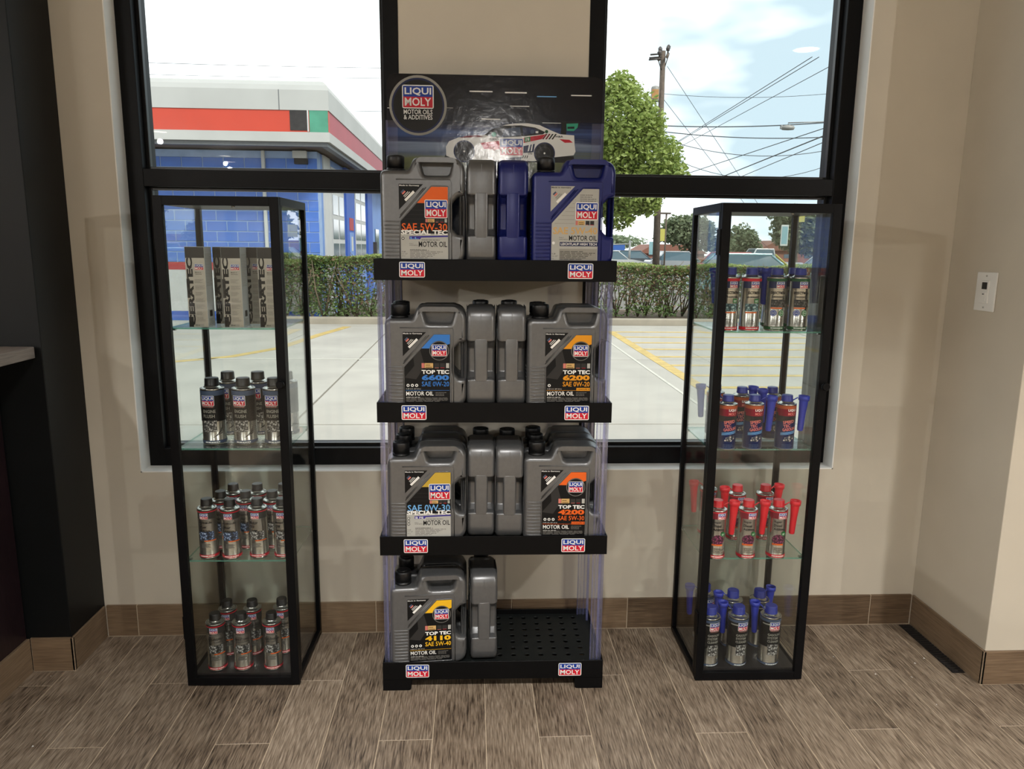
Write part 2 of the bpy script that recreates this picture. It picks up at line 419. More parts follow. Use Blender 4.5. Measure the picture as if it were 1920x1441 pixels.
# floor: a bed of grout with every plank tile laid on it
floor = struct('floor', (-8.5, 8.0, -12, WF, -0.06, -0.0012), 'grout', 'wood-look plank tile floor with pale grout lines', 'floor')
PW, PL = 0.1517, 0.915
def plank_mesh(ln, wd=PW):
    return MB().box(-wd / 2 + .0015, wd / 2 - .0015, -ln / 2 + .0015, ln / 2 - .0015, -0.008, 0.0).mesh('plank', ['plank_tile'], 0.0006, 1)
PMESH = plank_mesh(PL)
PTRIM = {}
for k in range(-14, 16):
    xc = 0.037 + PW * (k + 0.5); ph = {1: -0.608, 2: -0.302, 0: 0.0}[k % 3]
    ymax = 0.0 if xc < 1.645 else -0.393
    for j in range(-4, 3):
        y1 = ph - PL * j; y0 = y1 - PL
        if y0 < -3.2 or y0 >= ymax - 0.01: continue
        if y1 > ymax:
            ln = round(ymax - y0, 4)
            if ln not in PTRIM: PTRIM[ln] = plank_mesh(ln)
            put('plank', PTRIM[ln], floor, (xc, y0 + ln / 2, 0))
        else: put('plank', PMESH, floor, (xc, (y0 + y1) / 2, 0))

# baseboards of the same tile
def baseboard(name, label, axis, segs, fixed, face, thick=0.011, h=0.117, mat='base_tile'):
    """axis x: tiles run along x with their face at y=fixed; axis y: along y with face at x=fixed. face: +1/-1 direction the backing lies"""
    a0, a1 = segs[0], segs[-1]; f0, f1 = fixed + face * 0.002, fixed + face * thick
    g = MB()
    if axis == 'x': g.box(a0, a1, f0, f1, 0, h - 0.001)
    else: g.box(f0, f1, a0, a1, 0, h - 0.001)
    o = tag(g.build(name, ['grout']), label, 'baseboard', kind='structure')
    for p, q in zip(segs, segs[1:]):
        ln = q - p; t = MB()
        if axis == 'x':
            t.box(-ln / 2 + .0015, ln / 2 - .0015, min(0, face * .008), max(0, face * .008), 0.002, h); loc = ((p + q) / 2, fixed, 0)
        else:
            t.box(min(0, face * .008), max(0, face * .008), -ln / 2 + .0015, ln / 2 - .0015, 0.002, h); loc = (fixed, (p + q) / 2, 0)
        e = put('tile', t.mesh('tile', [mat], 0.001, 1), o, loc)
    return o
baseboard('baseboard_back', 'wood-look tile baseboard below the window wall', 'x', [-1.296, -1.19, -0.35, 0.14, 0.565, 1.48, 1.637], 0.0, 1)
baseboard('baseboard_return', 'wood-look tile baseboard under the switch', 'y', [-0.401, 0.0], 1.637, 1, 0.0078, mat='base_tile_y')
baseboard('baseboard_right', 'wood-look tile baseboard on the outer corner wall', 'x', [1.637, 2.4, 3.3], -0.401, 1, 0.0078)
# black column and counter
struct('pillar', (-1.47, -1.304, -0.212, WF, 0.0, CEIL), 'column_black', 'tall matte black column at the window wall end', 'column', 0.002)
baseboard('baseboard_column', 'wood-look tile baseboard on the side of the black column', 'y', [-0.2205, 0.0], -1.296, -1, 0.0078, mat='base_tile_y')
baseboard('baseboard_front', 'wood-look tile baseboard on the front of the black column', 'x', [-1.43, -1.296], -0.2205, 1, 0.0083)
cnt = empty('service_counter', (-1.7, -1.2, 0), label='dark purple wooden counter with a grey wooden top beside the black column', cat='counter')
MB().box(-.30, .262, -1.0, .976, .118, 1.032).build('body', ['dark_purple_wood'], cnt, 0.002)
MB().box(-.40, .381, -1.05, .978, 1.033, 1.068).build('countertop', ['counter_edge'], cnt, 0.002)
MB().box(-.30, .27, -1.0, .9785, 0.0, .117).build('toe_tile', ['base_tile_y'], cnt, 0.001)

# ------------------------------------------------------------------ windows
FY0, FY1, GY = 0.08, 0.194, 0.137
def window(name, x0, x1, label):
    w = tag(empty(name, ((x0 + x1) / 2, FY0, WZ0 + .004)), label, 'window', kind='structure')
    cx, cz = (x0 + x1) / 2, WZ0 + .004
    def part(nm, a, b, c, d, mat='frame_black', ya=FY0, yb=FY1, bev=0.0015):
        return MB().box(a - cx, b - cx, ya - FY0, yb - FY0, c - cz, d - cz).build(nm, [mat], w, bev)
    z0, z1, f = WZ0 + .004, WZ1, 0.051
    part('jamb', x0, x0 + f, z0, z1); part('jamb', x1 - f, x1, z0, z1)
    part('sill_rail', x0 + f, x1 - f, z0, z0 + 0.062); part('head_rail', x0 + f, x1 - f, z1 - f, z1)
    part('transom', x0 + f, x1 - f, 1.562, 1.618)
    for a, b in ((z0 + .062, 1.562), (1.618, z1 - f)):
        part('pane', x0 + f, x1 - f, a, b, 'window_glass', GY - .003, GY + .003, 0)
        for q in (x0 + f, x1 - f - .012): part('glazing_bead', q, q + .012, a, b, 'frame_bronze', GY - .022, GY - .004, 0.001)
        for q in (a, b - .010): part('glazing_bead', x0 + f + .012, x1 - f - .012, q, q + .010, 'frame_bronze', GY - .022, GY - .004, 0.001)
window('window_1', WX0 + .004, -0.245, 'tall black-framed window looking onto the blue building')
window('window_2', 0.380, WX1 - .004, 'tall black-framed window looking onto the utility pole')

# ------------------------------------------------------------------ ceiling lights (behind the camera, seen only as reflections; two side ones added unseen)
mk('lamp_lens', S(255, 246, 230), 0.4, emit=((1.0, 0.90, 0.76, 1), 14.0))
lens = MB().lathe([(0.085, -0.004), (0.085, 0.0)], 28).mesh('lens', ['lamp_lens'])
ringm = MB().lathe([(0.087, -0.001), (0.092, -0.009), (0.112, -0.006), (0.114, 0.0)], 28, caps=False).mesh('trim_ring', ['white_paint'])
spots = [(-2.3, -2.6, 0), (0.0, -2.6, 0), (2.3, -2.6, 0), (0.04, -8.3, 62), (0.16, -9.4, 62), (-3.9, -7.1, 70), (-3.9, -9.6, 70), (-4.1, -10.45, 70), (6.2, -7.0, 330), (-6.8, -5.5, 330)]  # last two are made-up side lamps, added out of view to fill shadows
place = ['in the front row, counter side', 'in the front row, over the rack axis', 'in the front row, switch side', 'behind the photographer, second over the rack axis', 'in the last row, over the rack axis',
         'on the counter side, first of three', 'on the counter side, second of three', 'on the counter side, last of three', 'added as unseen fill beside the far switch-side wall', 'added as unseen fill beside the far counter-side wall']
for (x, y, pw), pl in zip(spots, place):
    e = empty('ceiling_light', (x, y, CEIL - 0.001), label='round recessed ceiling downlight ' + pl, cat='ceiling light', group='recessed ceiling downlights')
    put('lens', lens, e); put('trim_ring', ringm, e)
    if y > -5:
        ld = bpy.data.lights.new('downlight', 'AREA'); ld.shape = 'DISK'; ld.size = 0.16; ld.energy = LAMP_W; ld.spread = math.radians(125)
    else:
        ld = bpy.data.lights.new('downlight', 'POINT'); ld.shadow_soft_size = 0.03; ld.energy = pw
    ld.color = (1.0, 0.975, 0.94)
    lo = bpy.data.objects.new('downlight', ld); COL.objects.link(lo); lo.parent = e; lo.location = (0, 0, -0.012 if y > -5 else -0.12)

# ------------------------------------------------------------------ glass cabinets
CW, CD, CH = 0.35, 0.32, 1.51
def cabinet(loc, rot, label, shelves):
    c = empty('display_cabinet', loc, rot, label=label, cat='cabinet', group='black framed glass cabinets')
    w, d = CW / 2, CD / 2; ps = 0.018; fr = -d + 0.018
    for sx in (-1, 1):
        for y0, y1 in ((fr, fr + ps), (d - ps, d)):
            MB().box(sx * w, sx * (w - ps), y0, y1, 0.028, CH - .024).build('post', ['cabinet_black'], c, 0.001)
    MB().box(-w, w, fr, d, CH - .024, CH).build('top_panel', ['cabinet_black'], c, 0.0015)
    b = MB().box(-w, w, fr, d, 0.012, 0.028).build('base_frame', ['cabinet_black'], c, 0.0015)
    MB().box(-w + ps, w - ps, fr + .002, d - ps, 0.028, 0.034).build('floor_panel', ['cabinet_floor'], c)
    for sx in (-1, 1):
        for y in (fr + .02, d - .02):
            MB().lathe([(0.011, 0), (0.011, 0.012)], 12, c=(sx * (w - .02), y, 0)).build('foot', ['cabinet_black'], c)
    for sx in (-1, 1):
        MB().box(sx * (w - .007), sx * (w - .011), fr + ps, d - ps, .028, CH - .024).build('glass_side', ['cabinet_glass'], c)
    MB().box(-w + ps, w - ps, d - .011, d - .007, .028, CH - .024).build('glass_back', ['cabinet_glass'], c)
    # door
    dr = empty('door'); dr.parent = c; dr.location = (0, -d, 0)
    f = 0.026
    g = MB(); g.box(-w, -w + f, 0, .016, .004, CH - .001); g.box(w - f, w, 0, .016, .004, CH - .001)
    g.box(-w + f, w - f, 0, .016, .004, .004 + f); g.box(-w + f, w - f, 0, .016, CH - .001 - f, CH - .001)
    g.build('door_frame', ['cabinet_black'], dr, 0.001)
    MB().box(-w + f, w - f, .006, .010, .004 + f, CH - .001 - f).build('door_glass', ['cabinet_glass'], dr)
    k = MB(); k.lathe([(0.0055, 0), (0.0055, 0.010), (0.011, 0.012), (0.012, 0.022), (0.010, 0.025)], 16)
    km = k.mesh('knob', ['cabinet_black']); km.transform(Matrix.Rotation(PI / 2, 4, 'X')); put('knob', km, dr, (w - .013, 0, .975))
    for z in (.16, 1.36):
        MB().box(-w - .004, -w + .006, .004, .034, z, z + .075).build('hinge', ['cabinet_black'], dr, 0.001)
    mg = MB().lathe([(0.005, 0), (0.005, 0.006)], 12).mesh('magnet', ['tin']); put('magnet', mg, c, (.04, fr + .01, CH - .031))
    for z in shelves:
        s = MB(); x0, x1, y0, y1 = -w + .012, w - .012, fr + .004, d - .012
        v = [(x0, y0, z - .005), (x1, y0, z - .005), (x1, y1, z - .005), (x0, y1, z - .005), (x0, y0, z), (x1, y0, z), (x1, y1, z), (x0, y1, z)]
        s.add(v, [(0, 3, 2, 1), (4, 5, 6, 7)], 0); s.add(v, [(0, 1, 5, 4), (1, 2, 6, 5), (2, 3, 7, 6), (3, 0, 4, 7)], 1)
        s.build('glass_shelf', ['shelf_glass', 'glass_edge'], c)
        for sx in (-1, 1):
            for y in (fr + .03, d - .03):
                MB().box(sx * (w - .011), sx * (w - .022), y - .005, y + .005, z - .011, z - .005).build('shelf_peg', ['tin'], c)
    return c
LX, LY, LR = -0.7217, -0.166, -0.0189
RX, RY, RR = 0.895, -0.1912, -0.0151
SHZ = [0.415, 0.772, 1.136]
cabinet((LX, LY, 0), LR, 'black-framed glass cabinet holding silver boxes and black-capped cans', SHZ)
cabinet((RX, RY, 0), RR, 'black-framed glass cabinet holding blue-capped and red-capped cans', SHZ)

# ------------------------------------------------------------------ additive cans
def can_parts(r, hb, total, capmat, n=36):
    b = MB()
    b.lathe([(r - .004, .0015), (r - .001, 0), (r, .0015), (r, .004), (r - .0006, .005), (r - .0006, hb - .004), (r + .0002, hb - .003), (r + .0004, hb), (r - .002, hb + .001),
             (r - .003, hb - .001), (r * .60, hb + .006), (r * .56, hb + .009)], n)
    body = b.mesh('body', ['tin'])
    z0 = hb + .006; cr_ = r * .60
    c = MB(); c.lathe([(cr_ * .97, z0), (cr_ * 1.04, z0 + .001), (cr_ * 1.04, z0 + .004), (cr_, z0 + .005), (cr_ * .97, total - .003), (cr_ * .90, total)], 40, wob=0.035)
    cap = c.mesh('cap', [capmat])
    return body, cap
def spout_mesh(mat):
    s = MB()
    s.lathe([(.0075, 0), (.0090, .004), (.0118, .088), (.0122, .094), (.0165, .096), (.0168, .110), (.0150, .110), (.0140, .100), (.0070, .006)], 24, caps=False)
    return s.mesh('spout', [mat])
SP = {'blue': spout_mesh('spout_blue'), 'red': spout_mesh('spout_red')}

def wrap(p, r, z0, z1, m, l=0, a=PI): p.rect(-r * a, z0, r * a, z1, m, l, 40)
def can_print(kind, r, hb):
    p = Print(); q = r * 1.05
    if kind in ('hydraulic', 'saver', 'friction'):
        wrap(p, r, hb - .009, hb - .006, 'print_red', 1); wrap(p, r, .006, .0135, 'print_red', 1); p.rect(-r * PI, .006, -r * PI + .004, hb - .006, 'print_steel', 1)
        p.rect(-r * .95, hb - .030, r * 1.2, hb - .010, 'print_dark', 1, 16); p.logo(-.0165, hb - .0295, .007, hb - .0125, 2)
        if kind == 'hydraulic':
            for i, t in enumerate(('Hydraulic', 'Lifter', 'Additive')): p.text(t, -.024, hb - .047 - .0125 * i, -.024 + (.044, .026, .036)[i], hb - .039 - .0125 * i, 'print_black', 2, .008)
            pic = 'pic_blue'
        elif kind == 'saver':
            for i, t in enumerate(('Motor', 'Oil', 'Saver')): p.text(t, -.024, hb - .047 - .0125 * i, -.024 + (.028, .016, .027)[i], hb - .039 - .0125 * i, 'print_black', 2, .008)
            pic = 'pic_grey'
        else:
            p.lines(-.020, hb - .040, .024, hb - .034, 2, 'print_mid', 2)
            p.text('Anti-Friction', -.025, hb - .055, .023, hb - .046, 'print_black', 2, .008); p.text('Engine Treatment', -.025, hb - .063, .021, hb - .058, 'print_dark', 2, .004); pic = 'pic_grey'
        p.rect(-.022, hb - .098, .024, hb - .071, pic, 1, 8); p.rect(-.006, hb - .102, .030, hb - .099, 'print_orange', 1, 8)
        p.lines(-.016, hb - .122, .018, hb - .108, 5, 'print_mid', 2); p.text('FULL SIZE', -.0001, .008, .0001, .0082, 'print_white', 2) if False else None
        p.lines(-.022, .0085, .022, .0115, 1, 'print_white', 2, 0.9, 0.0)
    elif kind == 'flush':
        wrap(p, r, hb - .020, hb - .005, 'print_slate', 0); wrap(p, r, hb - .100, hb - .020, 'print_black', 0, 1.9); wrap(p, r, .004, .013, 'print_slate', 1)
        p.rect(-r * 1.3, hb - .066, r * 1.3, hb - .030, 'print_black', 1, 16); p.logo(-.028, hb - .050, .010, hb - .021, 2)
        p.rect(-.029, hb - .057, .011, hb - .0515, 'print_dark', 2, 6); p.text('PRO-LINE', -.026, hb - .0560, .008, hb - .0525, 'print_pink', 3, .0)
        p.text('ENGINE', -.024, hb - .073, .014, hb - .063, 'print_steel', 2, .02); p.text('FLUSH', -.024, hb - .088, .011, hb - .078, 'print_steel', 2, .02)
        p.rect(-.025, hb - .132, .016, hb - .097, 'pic_grey', 1, 8)
        for i in range(4): p.poly([(.004 + .005 * i, .022 + .003 * i), (.034, .036 + .007 * i), (.034, .038 + .007 * i), (.004 + .005 * i, .0235 + .003 * i)], 'print_black', 1)
        p.lines(-.022, .006, .022, .010, 1, 'print_white', 2, .8, 0.0)
    elif kind in ('jectron', 'dijectron'):
        c = 'print_maroon' if kind == 'jectron' else 'print_forest'
        wrap(p, r, hb - .012, hb - .004, 'print_red' if kind == 'jectron' else c, 1); wrap(p, r, .004, .013, c if kind != 'jectron' else 'print_red', 1)
        p.rect(-r * 1.2, hb - .032, r * .9, hb - .012, 'print_navy', 1, 14); p.logo(-.010, hb - .0315, .0135, hb - .0135, 2)
        p.text('JECTRON' if kind == 'jectron' else 'DIJECTRON', -.021 if kind == 'jectron' else -.026, hb - .052, .020, hb - .042, 'print_black', 2, .025)
        p.lines(-.022, hb - .060, .020, hb - .055, 1 if kind == 'jectron' else 2, 'print_dark', 2, .6, .1)
        if kind == 'jectron':
            p.rect(.001, hb - .076, .015, hb - .063, 'print_green', 2, 3); p.lines(.003, hb - .073, .013, hb - .066, 2, 'print_white', 3)
            p.rect(-.025, hb - .100, .018, hb - .078, 'pic_teal', 1, 8)
        else:
            p.rect(-.024, hb - .088, .024, hb - .066, 'pic_dark', 1, 8)
            for x, m in ((-.015, 'print_blue'), (.010, 'print_green')):
                p.circ(x, hb - .106, .0095, m, 1); p.ring(x, hb - .106, .0062, .0072, 'print_white', 2, 20); p.text('GDI' if m == 'print_blue' else 'DI', x - .004, hb - .108, x + .004, hb - .104, 'print_white', 2, .01)
        z = hb - (.106 if kind == 'jectron' else .093)
        p.rect(-.024, z, .010, z + .0035, 'print_orange', 2, 6); p.lines(-.020, .020, .018, .038, 6, 'print_dark', 2, .3); p.lines(-.02, .0075, .02, .0105, 1, 'print_white', 2, .9, 0)
    elif kind == 'speed':
        wrap(p, r, .004, hb * .62, 'print_navy', 0); wrap(p, r, hb * .62, hb - .014, 'print_dark', 0); wrap(p, r, hb - .014, hb - .004, 'print_copper', 1); wrap(p, r, hb - .028, hb - .014, 'print_maroon', 1)
        p.rect(-r * 1.3, hb - .036, r * 1.3, hb - .028, 'print_maroon', 1, 16)
        p.text('LIQUI', -.006, hb - .022, .018, hb - .0135, 'print_white', 3, .03); p.text('MOLY', -.006, hb - .033, .018, hb - .0245, 'print_pink', 3, .03)
        for i, (t, w_) in enumerate((('SPEED', .034), ('TEC', .022), ('GASOLINE', .042))):
            p.text(t, -.018 + .002 * (i == 1), hb - .061 - .0115 * i, -.018 + w_, hb - .0515 - .0115 * i, 'print_pink', 3, .03, rot=.16)
        for i in range(3): p.text('_', -.024, hb - .090 - .003 * i, .024, hb - .0885 - .003 * i, 'print_lightblue', 2, 0, rot=.16)
        p.poly([(-.016, .028), (.004, .026), (.017, .036), (.020, .045), (.006, .048), (-.010, .040)], 'pic_car', 2); p.lines(-.018, .008, .02, .02, 3, 'print_slate', 2)
        wrap(p, r, .003, .006, 'print_slate', 1)
    elif kind == 'diesel':
        wrap(p, r, hb - .008, hb - .004, 'print_red', 1); wrap(p, r, .005, .014, 'print_red', 1)
        p.rect(-r * 1.3, hb - .027, r * 1.1, hb - .008, 'print_maroon', 1, 16); p.logo(-.006, hb - .0265, .019, hb - .0085, 2)
        for i, t in enumerate(('Super', 'Diesel', 'Additive')): p.text(t, -.020, hb - .042 - .0115 * i, -.020 + (.024, .025, .034)[i], hb - .034 - .0115 * i, 'print_black', 2, .008)
        p.circ(.012, hb - .076, .0075, 'print_green', 3, 12); p.lines(.008, hb - .079, .016, hb - .073, 2, 'print_white', 4)
        p.circ(-.003, hb - .096, .020, 'pic_plum', 1, 24, .017); p.rect(-.022, hb - .114, .012, hb - .109, 'print_orange', 2, 6); p.lines(-.019, hb - .1125, .008, hb - .1105, 1, 'print_brown', 3)
        p.lines(-.016, .022, .018, .040, 5, 'print_dark', 2, .3); p.lines(-.02, .008, .02, .0115, 1, 'print_white', 2, .9, 0)
    elif kind == 'gasoline':
        wrap(p, r, hb - .014, hb - .005, 'print_slate', 0); wrap(p, r, hb - .100, hb - .014, 'print_black', 0, 1.9); wrap(p, r, .004, .011, 'print_slate', 1)
        p.rect(-r * 1.2, hb - .024, r * .8, hb - .020, 'print_steel', 1, 14)
        p.logo(-.014, hb - .040, .020, hb - .015, 2); p.rect(-.015, hb - .046, .021, hb - .0415, 'print_dark', 2, 6); p.text('PRO-LINE', -.012, hb - .0452, .018, hb - .0422, 'print_pink', 3, 0)
        for i, t in enumerate(('GASOLINE', 'SYSTEM', 'CLEANER')): p.text(t, -.020, hb - .061 - .0115 * i, -.020 + (.044, .034, .038)[i], hb - .053 - .0115 * i, 'print_steel', 2, .02)
        p.rect(-.018, hb - .128, .018, hb - .091, 'pic_grey', 1, 8); p.lines(-.02, .0055, .02, .009, 1, 'print_white', 2, .8, 0)
    return p
KIND = {'hydraulic': (.029, .160, .188, 'cap_black', 'r'), 'saver': (.029, .160, .188, 'cap_black', 'r'), 'friction': (.029, .160, .188, 'cap_black', 'r'),
        'flush': (.0350, .172, .203, 'cap_black', 'r'), 'jectron': (.029, .160, .186, 'cap_blue', 'b'), 'dijectron': (.029, .160, .186, 'cap_blue', 'b'),
        'speed': (.0285, .142, .168, 'cap_blue', 'b'), 'diesel': (.029, .160, .188, 'cap_red', 'd'), 'gasoline': (.0330, .168, .200, 'cap_blue', 'b')}
CANM = {}
def can(kind, x, y, z, turn, label, group, spout=None):
    r, hb, tot, cm, _ = KIND[kind]
    if kind not in CANM: CANM[kind] = can_parts(r, hb, tot, cm) + (can_print(kind, r, hb).build('label_print', cyl=r, mesh_only=True),)
    e = empty('additive_can', (x, y, z), turn, label=label, cat='can', group=group)
    b, c, l = CANM[kind]; put('body', b, e); put('cap', c, e); put('label_print', l, e)
    if spout is not None:      # pouring spout clipped to the can: angle in the room, measured from +x
        a = spout - turn; d = r + .0175
        s = put('spout', SP['red' if kind == 'diesel' else 'blue'], e, (d * math.cos(a), d * math.sin(a), tot - .112))
        s.rotation_euler = (0, .05 * math.cos(a), 0)
        st = MB().tube([(r * .60 * math.cos(a), r * .60 * math.sin(a), hb + .009), ((d - .014) * math.cos(a), (d - .014) * math.sin(a), tot - .008)], .0018, 6)
        st.build('strap', ['spout_red' if kind == 'diesel' else 'spout_blue'], e)
    return e
Z1, Z2, Z3, Z4 = SHZ[2] + .0005, SHZ[1] + .0005, SHZ[0] + .0005, .0345
# cabinet with boxes ------------------------------------------------
P3 = ['by the hinges', 'in the middle', 'by the knob']; P4 = ['by the hinges', 'second from the hinges', 'second from the knob', 'by the knob']
for i, x in enumerate((-.800, -.706, -.612)):
    can('flush', x, -.228, Z2, random.uniform(.05, .2), 'blue and black engine flush can in the front row, ' + P3[i], 'engine flush cans')
for i, x in enumerate((-.789, -.694, -.604)):
    can('flush', x, -.112, Z2, random.uniform(.0, .25), 'blue and black engine flush can in the back row, ' + P3[i], 'engine flush cans')
for i, (x, k) in enumerate(((-.825, 'hydraulic'), (-.753, 'hydraulic'), (-.671, 'saver'), (-.595, 'saver'))):
    can(k, x, -.268 - .006 * (i == 1), Z3, random.uniform(.1, .3), 'black-capped silver %s can in the front row, %s' % ({'hydraulic': 'hydraulic lifter', 'saver': 'motor oil saver'}[k], P4[i]), 'black-capped silver cans on the lower glass shelf')
for i, (x, k) in enumerate(((-.806, 'hydraulic'), (-.727, 'hydraulic'), (-.643, 'saver'))):
    can(k, x, -.196, Z3, random.uniform(.1, .4), 'black-capped silver %s can in the middle row, %s' % ({'hydraulic': 'hydraulic lifter', 'saver': 'motor oil saver'}[k], P3[i]), 'black-capped silver cans on the lower glass shelf')
for i, (x, k) in enumerate(((-.789, 'hydraulic'), (-.711, 'saver'), (-.626, 'saver'))):
    can(k, x, -.122, Z3, random.uniform(.1, .4), 'black-capped silver %s can in the rear row, %s' % ({'hydraulic': 'hydraulic lifter', 'saver': 'motor oil saver'}[k], P3[i]), 'black-capped silver cans on the lower glass shelf')
for i, x in enumerate((-.822, -.740, -.645)):
    can('friction', x, -.268, Z4, random.uniform(.1, .3), 'black-capped engine treatment can on the dark cabinet floor, front row, ' + P3[i], 'black-capped cans on the cabinet floor')
for i, x in enumerate((-.812, -.731, -.636)):
    can('friction', x, -.180 + .008 * (i == 2), Z4, random.uniform(.1, .4), 'black-capped engine treatment can on the dark cabinet floor, back row, ' + P3[i], 'black-capped cans on the cabinet floor')
# silver cartons
def carton(x, y, label, front_mat='box_metallic'):
    w, d, h = .056, .056, .232
    e = empty('product_carton', (x, y, Z1), LR, label=label, cat='box', group='silver product cartons')
    MB().box(-w / 2, w / 2, -d / 2, d / 2, 0, h).build('box_body', ['box_side'], e, 0.0008)
    p = Print(); x0 = -w / 2 + .0008; x1 = w / 2 - .0008
    p.rect(x0, .0008, x1, h - .032, 'box_metallic', 1); p.rect(x0, h - .032, x1, h - .001, 'print_dark', 1); p.rect(x0, .0008, x0 + .013, .030, 'print_black', 2); p.rect(x0, .085, x0 + .009, .140, 'print_dark', 2)
    p.text('CERATEC', x0 + .0195, .004, x0 + .0195 + .196, .0210, 'print_black', 3, .05, rot=PI / 2)
    p.logo(x0 + .0260, h - .066, x1 - .004, h - .050, 3); p.text('Made in', x0 + .026, h - .0745, x0 + .043, h - .0715, 'print_black', 3, .01); p.text('Germany', x0 + .026, h - .080, x0 + .045, h - .0765, 'print_black', 3, .01)
    rr = random.Random(3)
    for zz in range(7): p.lines(x0 + .0235, .018 + .0185 * zz, x1 - .003, .030 + .0185 * zz, 4, 'print_mid', 3, .3, .5, rr)
    p.rect(x0 + .016, .002, x1 - .012, .009, 'print_steel', 3); p.text('300 ml', x0 + .018, .0035, x0 + .030, .0075, 'print_black', 4, .01)
    p.build('front_print', e, y=-d / 2)
    s = Print(); s.lines(-.022, .12, .022, .215, 22, 'print_steel', 1, .3, .3, rr); s.rect(-.012, .030, .010, .048, 'print_black', 1); s.lines(-.02, .006, .02, .026, 5, 'print_steel', 1, .4)
    sm = s.build('side_print', mesh_only=True, y=0); sm.transform(Matrix.Rotation(PI / 2, 4, 'Z')); put('side_print', sm, e, (w / 2, 0, 0))
for i, x in enumerate((-.804, -.702, -.599)):
    carton(x, -.262, 'silver and black carton in the front row, ' + P3[i])
for i, x in enumerate((-.758, -.667)):
    carton(x, -.165, 'silver and black carton in the back row, ' + ('nearer the hinges', 'nearer the knob')[i])
# cabinet with coloured caps ----------------------------------------
for i, (x, k) in enumerate(((.765, 'jectron'), (.832, 'jectron'), (.913, 'dijectron'), (.984, 'dijectron'))):
    can(k, x, -.305 + .01 * (i > 1), Z1, random.uniform(-.02, .12), 'blue-capped silver can with a %s band in the front row, %s' % ('red' if k == 'jectron' else 'green', P4[i]), 'blue-capped silver cans on the top glass shelf')
for i, (x, k, a) in enumerate(((.802, 'jectron', PI), (.868, 'jectron', -.9), (.945, 'dijectron', PI - .9), (1.004, 'dijectron', .9))):
    can(k, x, -.205 + .02 * (i == 2), Z1, random.uniform(-.3, .2), 'blue-capped silver can with a pouring spout in the back row, ' + P4[i], 'blue-capped silver cans on the top glass shelf', a)
for i, (x, a) in enumerate(((.779, PI - 1.0), (.862, -.15), (.963, -.1))):
    can('speed', x, -.318, Z2, random.uniform(-.1, .1), 'copper and navy gasoline can with a spout in the front row, ' + P3[i], 'copper and navy gasoline cans', a)
for i, (x, a) in enumerate(((.802, PI), (.870, .5), (.970, PI + .6))):
    can('speed', x, -.186 + .056 * (i == 0), Z2, random.uniform(-.1, .2), 'copper and navy gasoline can with a spout in the back row, ' + P3[i], 'copper and navy gasoline cans', a)
for i, (x, a) in enumerate(((.769, -.1), (.867, -.1), (.964, -.1))):
    can('diesel', x, -.315, Z3, random.uniform(-.1, .05), 'red-capped diesel additive can in the front row, ' + P3[i], 'red-capped diesel additive cans', a)
for i, (x, a) in enumerate(((.802, PI), (.884, PI + .35), (.980, .2))):
    can('diesel', x, -.165 + .05 * (i == 0), Z3, random.uniform(-.05, .1), 'red-capped diesel additive can in the back row, ' + P3[i], 'red-capped diesel additive cans', a)
for i, (x, a) in enumerate(((.774, None), (.868, PI - .7), (.976, PI - .7))):
    can('gasoline', x, -.293, Z4, random.uniform(.0, .2), 'blue-capped black fuel cleaner can in the front row, ' + P3[i], 'blue-capped black fuel cleaner cans', a)
for i, (x, a) in enumerate(((.806, PI), (.888, PI + .15), (.981, .5))):
    can('gasoline', x, -.180 + .05 * (i == 0), Z4, random.uniform(.3, .6), 'blue-capped black fuel cleaner can with a spout in the back row, ' + P3[i], 'blue-capped black fuel cleaner cans', a)

# ------------------------------------------------------------------ display rack
rack = empty('display_rack', (0.066, -0.197, 0), -0.012, label='black tray display rack with clear posts and a racing car header', cat='display rack')
RW, RD, LIP = 0.693, 0.345, 0.060
TZ = [0.036, 0.451, 0.866, 1.281]            # underside of each tray lip
FLOOR_Z = 0.042                               # tray floor above its underside
hw, hd = RW / 2, RD / 2
def holes():
    lp = [rpoly([(-hw + .004, -hd + .004), (hw - .004, -hd + .004), (hw - .004, hd - .004), (-hw + .004, hd - .004)])]
    for i in range(14):
        for j in range(8):
            x = -hw + .058 + i * (RW - .116) / 13; y = -hd + .028 + j * (RD - .060) / 7
            if (i in (6, 7) and j in (3, 4)): continue
            lp.append([(x + .0085 * math.cos(2 * PI * k / 12), y + .0085 * math.sin(2 * PI * k / 12)) for k in range(12)])
    return lp
tf = curve_solid(holes(), 0.0025, 0.0); tf.transform(Matrix(((1, 0, 0, 0), (0, 0, 1, 0), (0, -1, 0, 0), (0, 0, 0, 1)))); tf.materials.append(mk('rack_floor', S(23, 26, 26), 0.5, spec=0.2))
sticker = Print().logo(-.034, -.0195, .034, .0195, 0).build('logo_sticker', mesh_only=True, step=0.0003)
trayframe = MB()
trayframe.box(-hw, hw, -hd, -hd + .004, 0, LIP); trayframe.box(-hw, hw, hd - .004, hd, 0, LIP)
trayframe.box(-hw, -hw + .004, -hd + .004, hd - .004, 0, LIP); trayframe.box(hw - .004, hw, -hd + .004, hd - .004, 0, LIP)
trayframe.box(-hw + .004, hw - .004, -.004, .004, .016, FLOOR_Z - .005)
tfm = trayframe.mesh('tray', ['rack_black'], 0.0008, 1)
for t, z in enumerate(TZ):
    tr = put('tray', tfm, rack, (0, 0, z))
    put('tray_floor', tf, tr, (0, 0, FLOOR_Z - .0025))
    for sx in (-1, 1): put('logo_sticker', sticker, tr, (sx * .238 + (.004 if sx > 0 else 0), -hd - .0002, LIP / 2))
